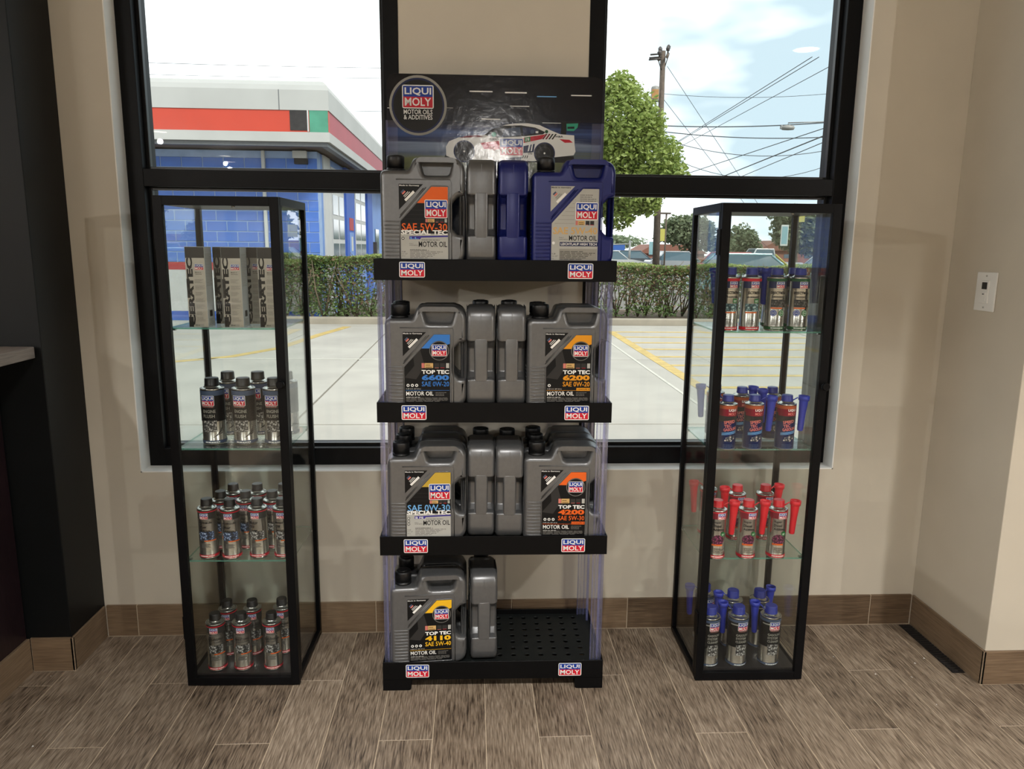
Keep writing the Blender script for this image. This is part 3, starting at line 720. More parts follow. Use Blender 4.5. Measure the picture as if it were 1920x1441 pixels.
for sx in (-1, 1):
    for sy in (-1, 1):
        MB().prism(rpoly([(-.044, 0, .010), (.044, 0, .002), (.044, .036, 0), (-.044, .036, 0)] if sx > 0 else [(-.044, 0, .002), (.044, 0, .010), (.044, .036, 0), (-.044, .036, 0)]), -.022, .022).build('foot', ['rack_black'], rack).location = (sx * (hw - .044), sy * (hd - .022), 0)
def post_mesh(h, sx, sy):
    """clear ribbed angle post: a front flange and a side flange with tinted edges"""
    p = MB(); t = .0022; a = .032; b = .046
    p.box(0, sx * -a, 0, sy * -t, 0, h, 0); p.box(0, sx * -t, sy * -t, sy * -b, 0, h, 0)
    p.box(sx * -a, sx * -(a + .0025), 0, sy * -.008, 0, h, 1); p.box(0, sx * -.008, sy * -b, sy * -(b + .0025), 0, h, 1)
    p.box(sx * -.010, sx * -.0125, sy * -t, sy * -.006, 0, h, 1); p.box(sx * -.022, sx * -.0235, sy * -t, sy * -.005, 0, h, 1)
    p.box(0, sx * .0006, 0, sy * -.004, 0, h, 1)
    return p.mesh('post', ['clear_plastic', 'plastic_edge'])
for sx in (-1, 1):
    for sy in (-1, 1):
        pm = None
        for t in range(3):
            z0 = TZ[t] + FLOOR_Z; h = TZ[t + 1] - z0 + .004
            if pm is None: pm = post_mesh(h, sx, sy)
            put('post', pm, rack, (sx * (hw - .0075), sy * (hd - .0075), z0))
# header panel
BW, BZ0, BZ1 = 0.680, TZ[3] + LIP - .02, 1.905
bx0, bx1 = -BW / 2, BW / 2
mbn = mk('banner_print', S(16, 22, 36), 0.13, spec=0.32)
n_, l_ = mbn.node_tree.nodes, mbn.node_tree.links
pb = n_['Principled BSDF']
for k in list(pb.inputs['Base Color'].links): l_.remove(k)
t_ = n_.new('ShaderNodeTexCoord'); sep = n_.new('ShaderNodeSeparateXYZ'); l_.new(t_.outputs['Object'], sep.inputs[0])
mp_ = n_.new('ShaderNodeMapping'); mp_.inputs['Scale'].default_value = (2.2, 1, 60); l_.new(t_.outputs['Object'], mp_.inputs['Vector'])
ns = n_.new('ShaderNodeTexNoise'); ns.inputs['Scale'].default_value = 1.0; ns.inputs['Detail'].default_value = 3; l_.new(mp_.outputs[0], ns.inputs['Vector'])
mr = n_.new('ShaderNodeMapRange'); mr.inputs['From Min'].default_value = BZ0; mr.inputs['From Max'].default_value = BZ1; l_.new(sep.outputs['Z'], mr.inputs['Value'])
m1_ = n_.new('ShaderNodeMath'); m1_.operation = 'MULTIPLY_ADD'; m1_.inputs[1].default_value = 0.10; l_.new(ns.outputs['Fac'], m1_.inputs[0])
m2_ = n_.new('ShaderNodeMath'); m2_.operation = 'SUBTRACT'; m2_.inputs[1].default_value = 0.05; l_.new(mr.outputs[0], m2_.inputs[0]); l_.new(m2_.outputs[0], m1_.inputs[2])
ramp_nodes(mbn, [(0.30, S(24, 30, 44)), (0.47, S(20, 27, 40)), (0.52, S(74, 82, 52)), (0.57, S(96, 104, 66)), (0.60, S(86, 100, 124)), (0.645, S(128, 142, 166)), (0.665, S(34, 48, 84)),
                (0.70, S(62, 86, 138)), (0.735, S(22, 34, 66)), (0.76, S(12, 18, 34)), (0.82, S(10, 14, 26)), (1.0, S(8, 11, 20))], m1_.outputs[0])
bz = n_.new('ShaderNodeTexNoise'); bz.inputs['Scale'].default_value = 55; bz.inputs['Detail'].default_value = 5; l_.new(t_.outputs['Object'], bz.inputs['Vector'])
bb = n_.new('ShaderNodeBump'); bb.inputs['Strength'].default_value = 0.16; bb.inputs['Distance'].default_value = 0.003; l_.new(bz.outputs['Fac'], bb.inputs['Height']); l_.new(bb.outputs['Normal'], pb.inputs['Normal'])
hp = MB().prism(rpoly([(bx0, BZ0, 0), (bx1, BZ0, 0), (bx1, BZ1, .030), (bx0, BZ1, .030)], 8), 0, .004).build('header_panel', ['banner_print'], rack)
BY = 0.150; hp.location = (0, BY, 0)
def bp(px, py):   # position in the header print, measured on the printed panel (420 x 180 units across the visible panel)
    return bx0 + (px - 7.0) / 404.0 * BW, BZ1 - (py - 8.0) / 404.0 * BW * 1.0
em = Print(); ex, ez = bp(65, 64); R0 = .093
em.circ(ex, ez, R0 * .9, 'print_black', 1, 40); em.ring(ex, ez, R0 * .89, R0 * .97, 'print_steel', 2); em.ring(ex, ez, R0 * .83, R0 * .89, 'print_navy', 2)
em.logo(ex - .046, ez - .006, ex + .046, ez + .058, 2)
em.text('MOTOR OILS', ex - .045, ez - .026, ex + .045, ez - .012, 'print_white', 2, .012); em.text('& ADDITIVES', ex - .045, ez - .042, ex + .045, ez - .028, 'print_white', 2, .012)
em.build('emblem', hp, y=-.0004)
st = Print()
for x0, x1, y, hgt, m in ((161, 204, 37, 2.2, 'print_white'), (227, 268, 38, 2.4, 'print_white'), (287, 324, 44, 1.8, 'print_lightblue'), (351, 390, 41, 2.0, 'print_white'), (237, 273, 62, 1.3, 'print_white'),
                          (183, 219, 86, 2.0, 'print_white'), (298, 333, 91, 1.0, 'print_white'), (8, 14, 69, 1, 'print_white'), (115, 130, 67, .9, 'print_steel')):
    a, b = bp(x0, y + hgt / 2); c, d = bp(x1, y - hgt / 2); st.poly(rpoly([(a, b, .0015), (c, b, .0015), (c, d, .0015), (a, d, .0015)], 3), m, 1)
st.build('light_streak_print', hp, y=-.0004)
# racing car print
cp = Print()
def pp(pts, m, l): cp.poly([bp(x / 4.571, y / 4.571) for x, y in pts], m, l)
def pc(x, y, r, m, l): a, b = bp(x / 4.571, y / 4.571); cp.circ(a, b, r / 4.571 / 404 * BW, m, l, 28)
def pt(t, x0, y0, x1, y1, m, l, b=.03, rot=0, skew=0):
    a, c = bp(x0 / 4.571, y1 / 4.571); d, e = bp(x1 / 4.571, y0 / 4.571); cp.text(t, a, c, d, e, m, l, b, rot, skew)
pp([(520, 712), (600, 742), (1650, 745), (1640, 690), (530, 690)], 'print_black', 1)
pp([(535, 700), (532, 625), (560, 580), (640, 548), (760, 535), (860, 525), (960, 470), (1040, 438), (1130, 424), (1240, 422), (1340, 436), (1440, 478), (1520, 508), (1640, 515), (1645, 590), (1655, 650), (1640, 680), (1560, 690), (1470, 700), (1300, 735), (760, 738), (600, 725)], 'print_white', 2)
pp([(862, 524), (940, 470), (1030, 445), (1180, 440), (1300, 455), (1390, 492), (1370, 510), (1200, 530), (980, 545)], 'print_black', 3)
pp([(1010, 540), (1040, 470), (1170, 455), (1180, 520)], 'print_slate', 4); pp([(1190, 455), (1290, 462), (1340, 495), (1200, 522)], 'print_navy', 4)
pp([(1180, 545), (1390, 510), (1360, 550), (1180, 590)], 'print_red', 3); pp([(830, 590), (990, 570), (1000, 640), (860, 640)], 'print_red', 3)
for i in range(4): pp([(1395 + 27 * i, 505), (1408 + 27 * i, 507), (1375 + 27 * i, 552), (1362 + 27 * i, 550)], 'print_maroon' if i < 2 else 'print_dark', 4)
pp([(1195, 612), (1300, 590), (1290, 660), (1200, 668)], 'print_navy', 3); pp([(1050, 712), (1190, 700), (1180, 730), (1060, 732)], 'print_navy', 3)
for i in range(3): pp([(1200 + 18 * i, 688), (1208 + 18 * i, 688), (1200 + 18 * i, 712), (1192 + 18 * i, 712)], 'print_dark', 4)
pp([(1250, 595), (1262, 594), (1250, 652), (1238, 654)], 'print_white', 4); pp([(1275, 592), (1285, 591), (1275, 650), (1265, 651)], 'print_white', 4)
pp([(1512, 548), (1600, 552), (1630, 575), (1560, 578)], 'print_red', 3)
pp([(1530, 408), (1570, 402), (1570, 510), (1522, 505)], 'print_black', 3); pp([(1530, 405), (1680, 405), (1682, 440), (1660, 455), (1650, 420), (1535, 425)], 'print_black', 4)
pp([(1570, 420), (1672, 415), (1668, 450), (1635, 480), (1575, 478)], 'print_teal', 5); pp([(1580, 445), (1640, 442), (1640, 460), (1580, 462)], 'print_black', 6)
pp([(1210, 540), (1262, 532), (1262, 572), (1210, 578)], 'print_green', 4); pt('19', 1222, 542, 1250, 570, 'print_white', 5)
pp([(640, 552), (860, 540), (800, 525), (700, 535)], 'print_maroon', 3)
for x, y in ((690, 662), (1385, 668)):
    pc(x, y, 92, 'print_navy', 3); pc(x, y, 82, 'print_black', 4); pc(x, y, 58, 'print_dark', 5); pc(x, y, 48, 'print_black', 6); pc(x, y, 8, 'print_white', 7)
pc(945, 518, 20, 'print_teal', 5); pc(1278, 490, 18, 'print_slate', 5); pp([(1305, 485), (1328, 485), (1328, 502), (1305, 502)], 'print_white', 5); pc(1400, 488, 14, 'print_forest', 4)
pt('96', 900, 612, 965, 652, 'print_pink', 5); pt('TURNER', 910, 553, 990, 572, 'print_dark', 5, .02, .12); pt('GTD', 1240, 665, 1280, 680, 'print_dark', 5); pt('H&R', 1480, 520, 1545, 535, 'print_black', 5)
a, c = bp(1002 / 4.571, 688 / 4.571); d, e = bp(1195 / 4.571, 552 / 4.571); cp.logo(a, c, d, e, 5)
cp.build('racing_car_print', hp, y=-.0004, step=.0001)
lam = mk_glass('laminate', (0.985, 0.985, 0.985, 1), 0.013, rough=0.11)
ln_, ll_ = lam.node_tree.nodes, lam.node_tree.links
lt = ln_.new('ShaderNodeTexCoord'); lz = ln_.new('ShaderNodeTexNoise'); lz.inputs['Scale'].default_value = 26; lz.inputs['Detail'].default_value = 6
lb = ln_.new('ShaderNodeBump'); lb.inputs['Strength'].default_value = 0.2; lb.inputs['Distance'].default_value = 0.003
ll_.new(lt.outputs['Object'], lz.inputs['Vector']); ll_.new(lz.outputs['Fac'], lb.inputs['Height'])
for q_ in ln_:
    if q_.type == 'BSDF_GLOSSY': ll_.new(lb.outputs['Normal'], q_.inputs['Normal'])
MB().prism(rpoly([(bx0, BZ0, 0), (bx1, BZ0, 0), (bx1, BZ1, .030), (bx0, BZ1, .030)], 8), -.0040, -.0036).build('laminate_film', ['laminate'], hp)
for sx in (-1, 1):
    MB().box(-.0035, .0035, -.020, .014, 0, .44).build('header_upright', ['plastic_edge'], rack).location = (sx * (BW / 2 - .001), BY - .0, TZ[3] + FLOOR_Z)
    MB().box(-.016, .016, -.014, -.0125, 0, .44).build('header_clip', ['clear_plastic'], rack).location = (sx * (BW / 2 - .018), BY, TZ[3] + FLOOR_Z)

# ------------------------------------------------------------------ motor oil jugs
JW, JH, JD = 0.236, 0.302, 0.084
outer = rpoly([(0, 0, .014), (.236, 0, .040), (.236, .084, .006), (.214, .087, .006), (.199, .103, .008), (.199, .172, .012), (.216, .191, .008), (.236, .197, .006),
               (.236, .296, .040), (.094, .296, .016), (.080, .262, .010), (0, .262, .018)], 6)
hole = rpoly([(.112, .284, .004), (.202, .284, .004), (.192, .248, .012), (.122, .248, .012)], 4)
BODY = curve_solid([outer, hole], JD / 2, .013, 3); BODY.transform(Matrix.Translation((-JW / 2, 0, 0)))
RECESS = MB().prism(hole, .012, .030).mesh('grip_recess', ['jug_grey']); RECESS.transform(Matrix.Translation((-JW / 2, 0, 0)))
HANDLE = curve_solid([rpoly([(.2195, .078, .002), (.2365, .078, .002), (.2365, .203, .002), (.2195, .203, .002)], 4)], .020, .007, 3); HANDLE.transform(Matrix.Translation((-JW / 2, 0, 0)))
def jug_body_mesh(mat, seam):
    me = BODY.copy(); me.materials.append(MATS[mat])
    bm = bmesh.new(); bm.from_mesh(me)
    for f in bm.faces: f.smooth = abs(f.normal.y) < .995
    ex_ = MB()
    for i in range(11):           # moulded grip ribs
        z = .016 + .0105 * i
        for s in (-1, 1):
            ex_.tube([(-.1165, s * .030, z), (-.110, s * .039, z), (-.100, s * .0425, z), (-.068, s * .0425, z), (-.064, s * .0412, z)], .0022, 6)
        ex_.tube([(-.1165, -.030, z), (-.1182, 0, z), (-.1165, .030, z)], .0022, 6)
    # raised border round the label and the twin diagonal ribs
    def rib(pts):
        ex_.tube([(x - JW / 2, -.0424, z) for x, z in pts], .0016, 6)
    rib(LABEL_OUT + [LABEL_OUT[0]]); rib([(.053, .131), (.128, .215)]); rib([(.055, .138), (.121, .213)])
    rib([(.045, .236), (.196, .236), (.199, .226), (.199, .010)])
    ex_.box(.1178, .1186, -.0006, .0006, .215, .28)
    m2 = ex_.mesh('extra', [mat]); bm.from_mesh(m2); bpy.data.meshes.remove(m2)
    bm.to_mesh(me); bm.free(); me.update(); return me
LABEL_OUT = rpoly([(.0535, .012, .006), (.191, .012, .006), (.191, .219, .006), (.142, .219, .004), (.0535, .121, .004)], 3)
JB = {'grey': jug_body_mesh('jug_grey', 'jug_seam'), 'blue': jug_body_mesh('jug_blue', 'jug_seam_blue')}
JHND = {}; JREC = {}
for k_ in ('grey', 'blue'):
    JHND[k_] = HANDLE.copy(); JHND[k_].materials.append(MATS['jug_' + k_]); JREC[k_] = RECESS.copy(); JREC[k_].materials.clear(); JREC[k_].materials.append(MATS['jug_' + k_])
    for me in (JHND[k_],):
        for f in me.polygons: f.use_smooth = True
cpm = MB()
cpm.lathe([(.0255, .262), (.0255, .267), (.0235, .2675), (.0235, .271)], 32); cpm.lathe([(.0250, .271), (.0252, .299), (.0240, .3025), (.020, .3035)], 48, wob=.035); cpm.lathe([(.014, .3035), (.013, .3050)], 24)
CAPM = cpm.mesh('cap', ['cap_black'])
def sx_(v): return v - JW / 2
def jug_label(spec):
    p = Print(); kind, col, sae = spec['kind'], spec['col'], spec['sae']
    x0, x1, z0, z1 = sx_(.0560), sx_(.1885), .0145, .2165
    def edge(z): return sx_(.0560) if z < .121 else sx_(.0560 + (z - .121) / (.2165 - .121) * (.143 - .056))
    full = [(x0, z0), (x1, z0), (x1, z1), (edge(z1), z1), (x0, .121)]
    tri = [(sx_(.052), .2235), (sx_(.052), .1530), (sx_(.120), .2235)]
    tb = 'print_grey' if kind == 'high' else 'print_black'; tw = 'print_black' if kind == 'high' else 'print_white'
    p.poly(tri, tb, 1); p.text('Made in Germany', sx_(.0535), .2165, sx_(.1090), .2215, tw, 2, .02)
    cx, cz, a = sx_(.060), .1895, PI / 4
    def rot(u, v): return (cx + u * math.cos(a) - v * math.sin(a), cz + u * math.sin(a) + v * math.cos(a))
    p.poly([rot(-.001, -.018), rot(.034, -.018), rot(.034, -.011), rot(-.001, -.011)], 'print_white', 2)
    p.poly([rot(.006, .001), rot(.017, .001), rot(.017, .0055), rot(.006, .0055)], 'print_pink', 2); p.poly([rot(.006, .006), rot(.017, .006), rot(.017, .0105), rot(.006, .0105)], 'print_slate', 2)
    for i in range(2): p.poly([rot(.004, -.004 - .004 * i), rot(.022 + .003 * i, -.004 - .004 * i), rot(.022 + .003 * i, -.0025 - .004 * i), rot(.004, -.0025 - .004 * i)], tw if kind != 'high' else 'print_mid', 2)
    def icons(xa, za, xb, zb):
        w = xb - xa
        p.rect(xa, za, xa + w * .10, zb, 'print_pink', 3); p.rect(xa + w * .11, za, xa + w * .42, zb, 'print_tan', 3); p.lines(xa + w * .15, za + .001, xa + w * .40, zb - .001, 2, 'print_brown', 4)
        p.rect(xa + w * .46, za, xa + w * .64, zb, 'print_dark', 3); p.lines(xa + w * .48, za, xa + w * .63, za + .003, 1, 'print_pink', 4); p.rect(xa + w * .67, za, xa + w * .85, zb, 'print_dark', 3)
        p.lines(xa + w * .69, za, xa + w * .84, za + .003, 1, 'print_red', 4); p.rect(xa + w * .89, za, xb, zb, 'print_grey', 3)
    if kind == 'special':
        p.poly(full, 'print_grey', 1)
        p.poly([(edge(.172), .172), (x1, .172), (x1, z1), (edge(z1), z1)], col, 2)
        p.poly([(x0, .088), (x1, .088), (x1, .172), (edge(.172), .172), (x0, .121)], 'print_black', 2)
        for i in range(5): p.rect(edge(.104 + .012 * i) + .003, .104 + .012 * i, x1 - .066, .1048 + .012 * i, 'print_dark', 3)
        p.logo(sx_(.1255), .133, sx_(.1855), .1795, 4); icons(sx_(.1255), .1195, sx_(.186), .1290)
        p.text(sae, sx_(.0590), .096, sx_(.1865), .1165, spec['tcol'], 4, .012); p.text('SPECIAL TEC', sx_(.0565), .0850, sx_(.1875), .0980, 'print_white', 6, .04)
        p.poly([(sx_(.080), .072), (sx_(.080), .0805), (x1, .0835), (x1, .0795), (sx_(.113), .077), (sx_(.110), .072)], 'print_violet', 2)
        p.text(spec['tab'], sx_(.0825), .0728, sx_(.0825) + .024, .0785, 'print_white' if spec['tab'] != 'LL' else 'print_lightblue', 3, .02)
        p.lines(sx_(.114), .0695, sx_(.172), .0725, 1, 'print_mid', 2, .7)
        p.text('FULLY', sx_(.080), .0585, sx_(.091), .0612, 'print_dark', 2, .0); p.text('SYNTHETIC', sx_(.080), .0540, sx_(.104), .0567, 'print_dark', 2, .0)
        p.text('MOTOR OIL', sx_(.106), .0510, sx_(.186), .0665, 'print_black', 2, .012)
        p.lines(sx_(.081), .020, sx_(.176), .045, 6, 'print_mid', 2, .4, .5); p.text('ACEA A3/B4, API SL', sx_(.081), .0405, sx_(.130), .0440, 'print_black', 3, .0)
        p.text('5.28', sx_(.058), .0355, sx_(.068), .039, 'print_dark', 2, 0); p.text('U.S. QT', sx_(.058), .0295, sx_(.074), .033, 'print_dark', 2, 0); p.text('(5 L)', sx_(.058), .0235, sx_(.067), .027, 'print_dark', 2, 0)
        for i in range(spec.get('dots', 1)): p.circ(sx_(.062), .0745 - .0095 * i, .0042, 'print_dark', 2, 14); p.circ(sx_(.062), .0745 - .0095 * i, .0022, 'print_white', 3, 10)
        if spec.get('dots', 1) > 1: p.rect(sx_(.057), .047, sx_(.067), .080, 'print_grey', 2)
    elif kind == 'high':
        p.poly(full, 'print_grey', 1)
        for i in range(7): p.rect(edge(.125 + .011 * i) + .004, .120 + .011 * i, sx_(.120), .1212 + .011 * i, 'print_steel', 2)
        p.lines(sx_(.135), .182, sx_(.186), .204, 4, 'print_mid', 2, .35, .4)
        p.logo(sx_(.1250), .133, sx_(.1850), .1775, 4); icons(sx_(.124), .1165, sx_(.186), .1285)
        p.text(sae, sx_(.0600), .0905, sx_(.1865), .1105, 'print_tan', 4, .022)
        p.text('FULLY', sx_(.078), .0800, sx_(.091), .0830, 'print_dark', 2, 0); p.text('SYNTHETIC', sx_(.078), .0745, sx_(.104), .0775, 'print_dark', 2, 0)
        p.text('MOTOR OIL', sx_(.106), .0730, sx_(.186), .0875, 'print_black', 2, .012)
        p.rect(sx_(.080), .0575, x1, .0690, 'print_navy', 2); p.text('LEICHTLAUF HIGH TECH', sx_(.083), .0600, sx_(.186), .0668, 'print_white', 3, .02)
        p.rect(sx_(.079), .018, x1 - .002, .050, 'print_steel', 2); p.lines(sx_(.081), .020, sx_(.184), .046, 6, 'print_dark', 3, .35, .4)
        p.text('5.28', sx_(.058), .034, sx_(.068), .038, 'print_black', 2, 0); p.text('U.S. QT', sx_(.058), .027, sx_(.075), .031, 'print_black', 2, 0); p.text('5 L', sx_(.058), .0205, sx_(.064), .0245, 'print_black', 2, 0)
        p.circ(sx_(.062), .066, .0042, 'print_white', 2, 14)
    else:
        p.poly(full, 'print_black', 1)
        p.poly([(edge(.176), .176), (sx_(.150), .176), (x1, .190), (x1, z1), (edge(z1), z1)], col, 2)
        for q, m in (([(x0, .090), (x0, .121), (edge(.150), .150), (sx_(.085), .125)], 'print_dark'), ([(sx_(.085), .125), (edge(.150), .150), (edge(.172), .172), (sx_(.115), .125), (sx_(.100), .100)], 'print_mid'), ([(x0, .090), (sx_(.085), .125), (sx_(.100), .100), (sx_(.090), .085)], 'print_mid')):
            p.poly(q, 'print_dark' if m == 'print_mid' else 'print_black', 2)
        ccx, ccz = sx_(.1575), .1695
        p.circ(ccx, ccz, .0290, 'print_black', 3, 32); p.ring(ccx, ccz, .0265, .0285, 'print_mid', 4, 32); p.logo(ccx - .0205, ccz - .0145, ccx + .0205, ccz + .0165, 5)
        icons(sx_(.106), .1185, sx_(.186), .1330)
        p.text('TOP TEC', sx_(.106), .1010, sx_(.186), .1130, 'print_white', 3, .04); p.text(spec['num'], sx_(.106), .0820, sx_(.186), .0985, col, 3, .05)
        p.text(sae, sx_(.106), .0640, sx_(.186), .0785, col, 3, .012)
        for i in range(spec.get('dots', 3)):
            p.circ(sx_(.066 + .0125 * i), .0670, .0045, 'print_white', 3, 14); p.circ(sx_(.066 + .0125 * i), .0670, .0022, 'print_dark', 4, 10)
        p.text('5.28 U.S. QT (5 L)', sx_(.060), .0545, sx_(.103), .0580, 'print_white', 3, .0)
        p.rect(x0 + .002, .0518, x1 - .002, .0526, col, 3)
        if spec.get('life'): p.rect(sx_(.147), .0510, x1 - .001, .0600, col, 4); p.text('LONGLIFE III', sx_(.149), .0530, sx_(.186), .0580, 'print_black', 5, .01)
        p.text('MOTOR OIL', sx_(.060), .0365, sx_(.140), .0490, 'print_white', 3, .015); p.lines(sx_(.146), .036, sx_(.185), .049, 3, 'print_mid', 3, .4)
        p.lines(sx_(.060), .0185, sx_(.186), .032, 4, 'print_mid', 3, .45, .3); p.text('ACEA C3, API SN', sx_(.060), .0295, sx_(.100), .0330, 'print_white', 4, 0)
    return p.build('front_label', y=-JD / 2 - .0003, mesh_only=True, step=.00018)
def back_label_mesh():
    p = Print(); p.rect(-.055, .018, .062, .205, 'print_black', 1); p.rect(-.053, .020, .060, .120, 'print_grey', 2)
    p.lines(-.050, .024, .056, .116, 18, 'print_dark', 3, .4, .3); p.lines(-.050, .126, .050, .170, 7, 'print_white', 2, .4, .4); p.logo(-.02, .175, .025, .200, 2)
    me = p.build('back_label', y=-JD / 2 - .0003, mesh_only=True, step=.00018); me.transform(Matrix.Rotation(PI, 4, 'Z')); return me
BACKL = back_label_mesh()
SPECS = {'ll': dict(kind='special', col='print_orange', tcol='print_orange', sae='SAE 5W-30', tab='LL'), 'high': dict(kind='high', col='print_grey', sae='SAE 5W-40'),
         't6600': dict(kind='top', col='print_sky', num='6600', sae='SAE 0W-20'), 't6200': dict(kind='top', col='print_amber', num='6200', sae='SAE 0W-20', dots=1, life=True),
         'dfm': dict(kind='special', col='print_gold', tcol='print_lightblue', sae='SAE 0W-30', tab='B FE', dots=3), 't4200': dict(kind='top', col='print_orange', num='4200', sae='SAE 5W-30', life=True),
         't4110': dict(kind='top', col='print_yellow', num='4110', sae='SAE 5W-40')}
FL = {k_: jug_label(s_) for k_, s_ in SPECS.items()}
def jug(spec, x, y, tray, rot, label, color='grey', group='motor oil jugs on the display rack'):
    e = empty('motor_oil_jug', (x, y, TZ[tray] + FLOOR_Z + .0006), rot, label=label, cat='jug', group=group)
    put('body', JB[color], e); put('side_handle', JHND[color], e); put('grip_recess', JREC[color], e)
    c = put('cap', CAPM, e, (.040 - JW / 2, 0, 0)); put('front_label', FL[spec], e); put('back_label', BACKL, e)
    return e
FRY = -0.315
JXL, JXR, SA, SB = -0.143, 0.278, 0.022, 0.112
H = PI / 2
jug('ll', JXL, FRY, 3, 0, 'grey oil jug with an orange 5W-30 label on the top tray')
jug('ll', SA, -.238, 3, -H, 'grey oil jug turned handle-first on the top tray')
jug('high', SB, -.240, 3, -H, 'blue oil jug turned handle-first on the top tray', 'blue')
jug('high', JXR + .006, FRY - .006, 3, -.01, 'blue oil jug with a silver 5W-40 label on the top tray', 'blue')
jug('t6600', JXL + .004, FRY, 2, 0, 'grey oil jug with a blue 6600 label on the second tray')
jug('t6600', JXL + .002, FRY + .092, 2, 0, 'grey oil jug standing behind the blue 6600 one')
jug('t6600', SA, -.236, 2, -H, 'grey oil jug turned handle-first next to the blue 6600 one')
jug('t6200', SB, -.236, 2, -H, 'grey oil jug turned handle-first next to the amber 6200 one')
jug('t6200', JXR - .002, FRY, 2, 0, 'grey oil jug with an amber 6200 label on the second tray')
jug('t6200', JXR - .003, FRY + .092, 2, 0, 'grey oil jug standing behind the amber 6200 one')
jug('dfm', JXL + .003, FRY - .002, 1, .03, 'grey oil jug with a gold 0W-30 label on the third tray')
jug('dfm', JXL + .003, FRY + .090, 1, .02, 'grey oil jug directly behind the gold 0W-30 one')
jug('dfm', JXL + .004, FRY + .182, 1, 0, 'rearmost grey oil jug in the gold 0W-30 file')
jug('dfm', SA + .002, -.226, 1, -H, 'grey oil jug turned handle-first next to the gold 0W-30 one')
jug('t4200', SB - .002, -.236, 1, -H, 'grey oil jug turned handle-first next to the orange 4200 one')
jug('t4200', JXR - .006, FRY - .004, 1, -.03, 'grey oil jug with an orange 4200 label on the third tray')
jug('t4200', JXR - .004, FRY + .090, 1, -.02, 'grey oil jug directly behind the orange 4200 one')
jug('t4200', JXR - .004, FRY + .182, 1, 0, 'rearmost grey oil jug in the orange 4200 file')
jug('t4110', JXL + .002, FRY + .004, 0, .08, 'grey oil jug with a yellow 4110 label on the bottom tray')
jug('t4110', JXL + .003, FRY + .104, 0, .02, 'grey oil jug standing behind the yellow 4110 one')
jug('t4110', SA + .008, -.226, 0, -H + .04, 'grey oil jug turned handle-first on the bottom tray')

# ------------------------------------------------------------------ switch and floor vent
sw = empty('wall_switch', (1.645, -.191, 1.252), label='white timer switch with a small dark display on the beige wall', cat='switch')
MB().box(-.006, -.0005, -.047, .047, -.062, .062).build('cover_plate', ['white_paint'], sw, .0025)
MB().box(-.010, -.006, -.019, .019, -.036, .036).build('rocker', ['white_paint'], sw, .001)
MB().box(-.0106, -.0100, -.012, .012, .008, .030).build('display', ['print_dark'], sw)
MB().box(-.0120, -.0100, -.012, .012, -.030, -.002).build('button', ['white_paint'], sw, .0006)
MB().box(-.0124, -.0120, -.004, .004, -.009, -.006).build('button_mark', ['print_dark'], sw)
for z in (-.050, .050): MB().lathe([(.003, 0), (.003, .0012)], 10).build('screw', ['print_grey'], sw).matrix_local = Matrix.Translation((-.006, 0, z)) @ Matrix.Rotation(-PI / 2, 4, 'Y')
mk('vent_dark', S(26, 22, 20), 0.7, noise=(80, 0.4), bump=(120, 0.6, 0.002))
vt = empty('floor_vent', (1.612, -.17, 0), label='narrow dark floor vent along the tile baseboard', cat='vent')
MB().box(-.020, .022, -.160, .160, .0003, .0025).build('grate_base', ['vent_dark'], vt)
for i in range(21): MB().box(-.018, .020, -.153 + .0145 * i, -.147 + .0145 * i, .0025, .0055).build('slat', ['vent_dark'], vt)
db = MB(); rr = random.Random(5)
for x, y in ((1.24, -.22), (1.33, -.33), (1.50, -.27), (1.43, -.50), (1.44, -.35), (1.55, -.24), (1.62, -.16), (0.92, -.36), (1.16, -.29), (-1.36, -.25), (-1.22, -.60)):
    s = rr.uniform(.0015, .0035); a = rr.uniform(0, 3)
    db.add([(x + s * math.cos(a), y + s * math.sin(a), .0008), (x - s * .4, y + s, .0030), (x - s * math.cos(a), y - s * math.sin(a), .0008), (x + s * .5, y - s, .0022)], [(0, 1, 2), (0, 2, 3), (0, 1, 3), (1, 2, 3)])
tag(db.build('debris', ['white_paint']), 'tiny white paint chips scattered on the plank floor', 'debris', kind='stuff')

# ================================================================== outside
OUT = 0.56
def S(r, g, b): return (L1(r) * OUT, L1(g) * OUT, L1(b) * OUT, 1.0)
G = -0.15
mk('concrete', S(203, 198, 187), 0.85, noise=(1.3, 0.10), bump=(60, 0.15, 0.004))
mk('joint_dark', S(150, 142, 128), 0.9); mk('curb_concrete', S(186, 176, 158), 0.85, noise=(3, 0.12), bump=(40, 0.2, 0.004))
mk('paint_yellow', S(226, 196, 120), 0.7, noise=(9, 0.16)); mk('paint_white', S(232, 228, 214), 0.7, noise=(9, 0.1))
mk('soil', S(120, 100, 78), 0.95, noise=(6, 0.3)); mk('asphalt', S(140, 136, 128), 0.9, noise=(2, 0.1)); mk('lawn', S(112, 128, 72), 0.95, noise=(3, 0.3))
mk('block_blue', S(88, 136, 232), 0.6, noise=(2.2, 0.12), bump=(40, 0.25, 0.004)); mk('mortar_blue', S(178, 206, 250), 0.7, noise=(4, 0.1))
mk('block_red', S(196, 52, 62), 0.6, noise=(3, 0.08)); mk('block_white', S(228, 228, 226), 0.6, noise=(3, 0.04)); mk('wall_light_blue', S(128, 168, 238), 0.6, noise=(2, 0.1)); mk('wall_deep_blue', S(42, 100, 206), 0.6, noise=(2, 0.1))
mk('fascia_white', S(208, 208, 204), 0.55, noise=(1.2, 0.06)); mk('fascia_red', S(226, 74, 46), 0.5, noise=(2, 0.04)); mk('fascia_red_dull', S(190, 66, 78), 0.5, noise=(2, 0.06))
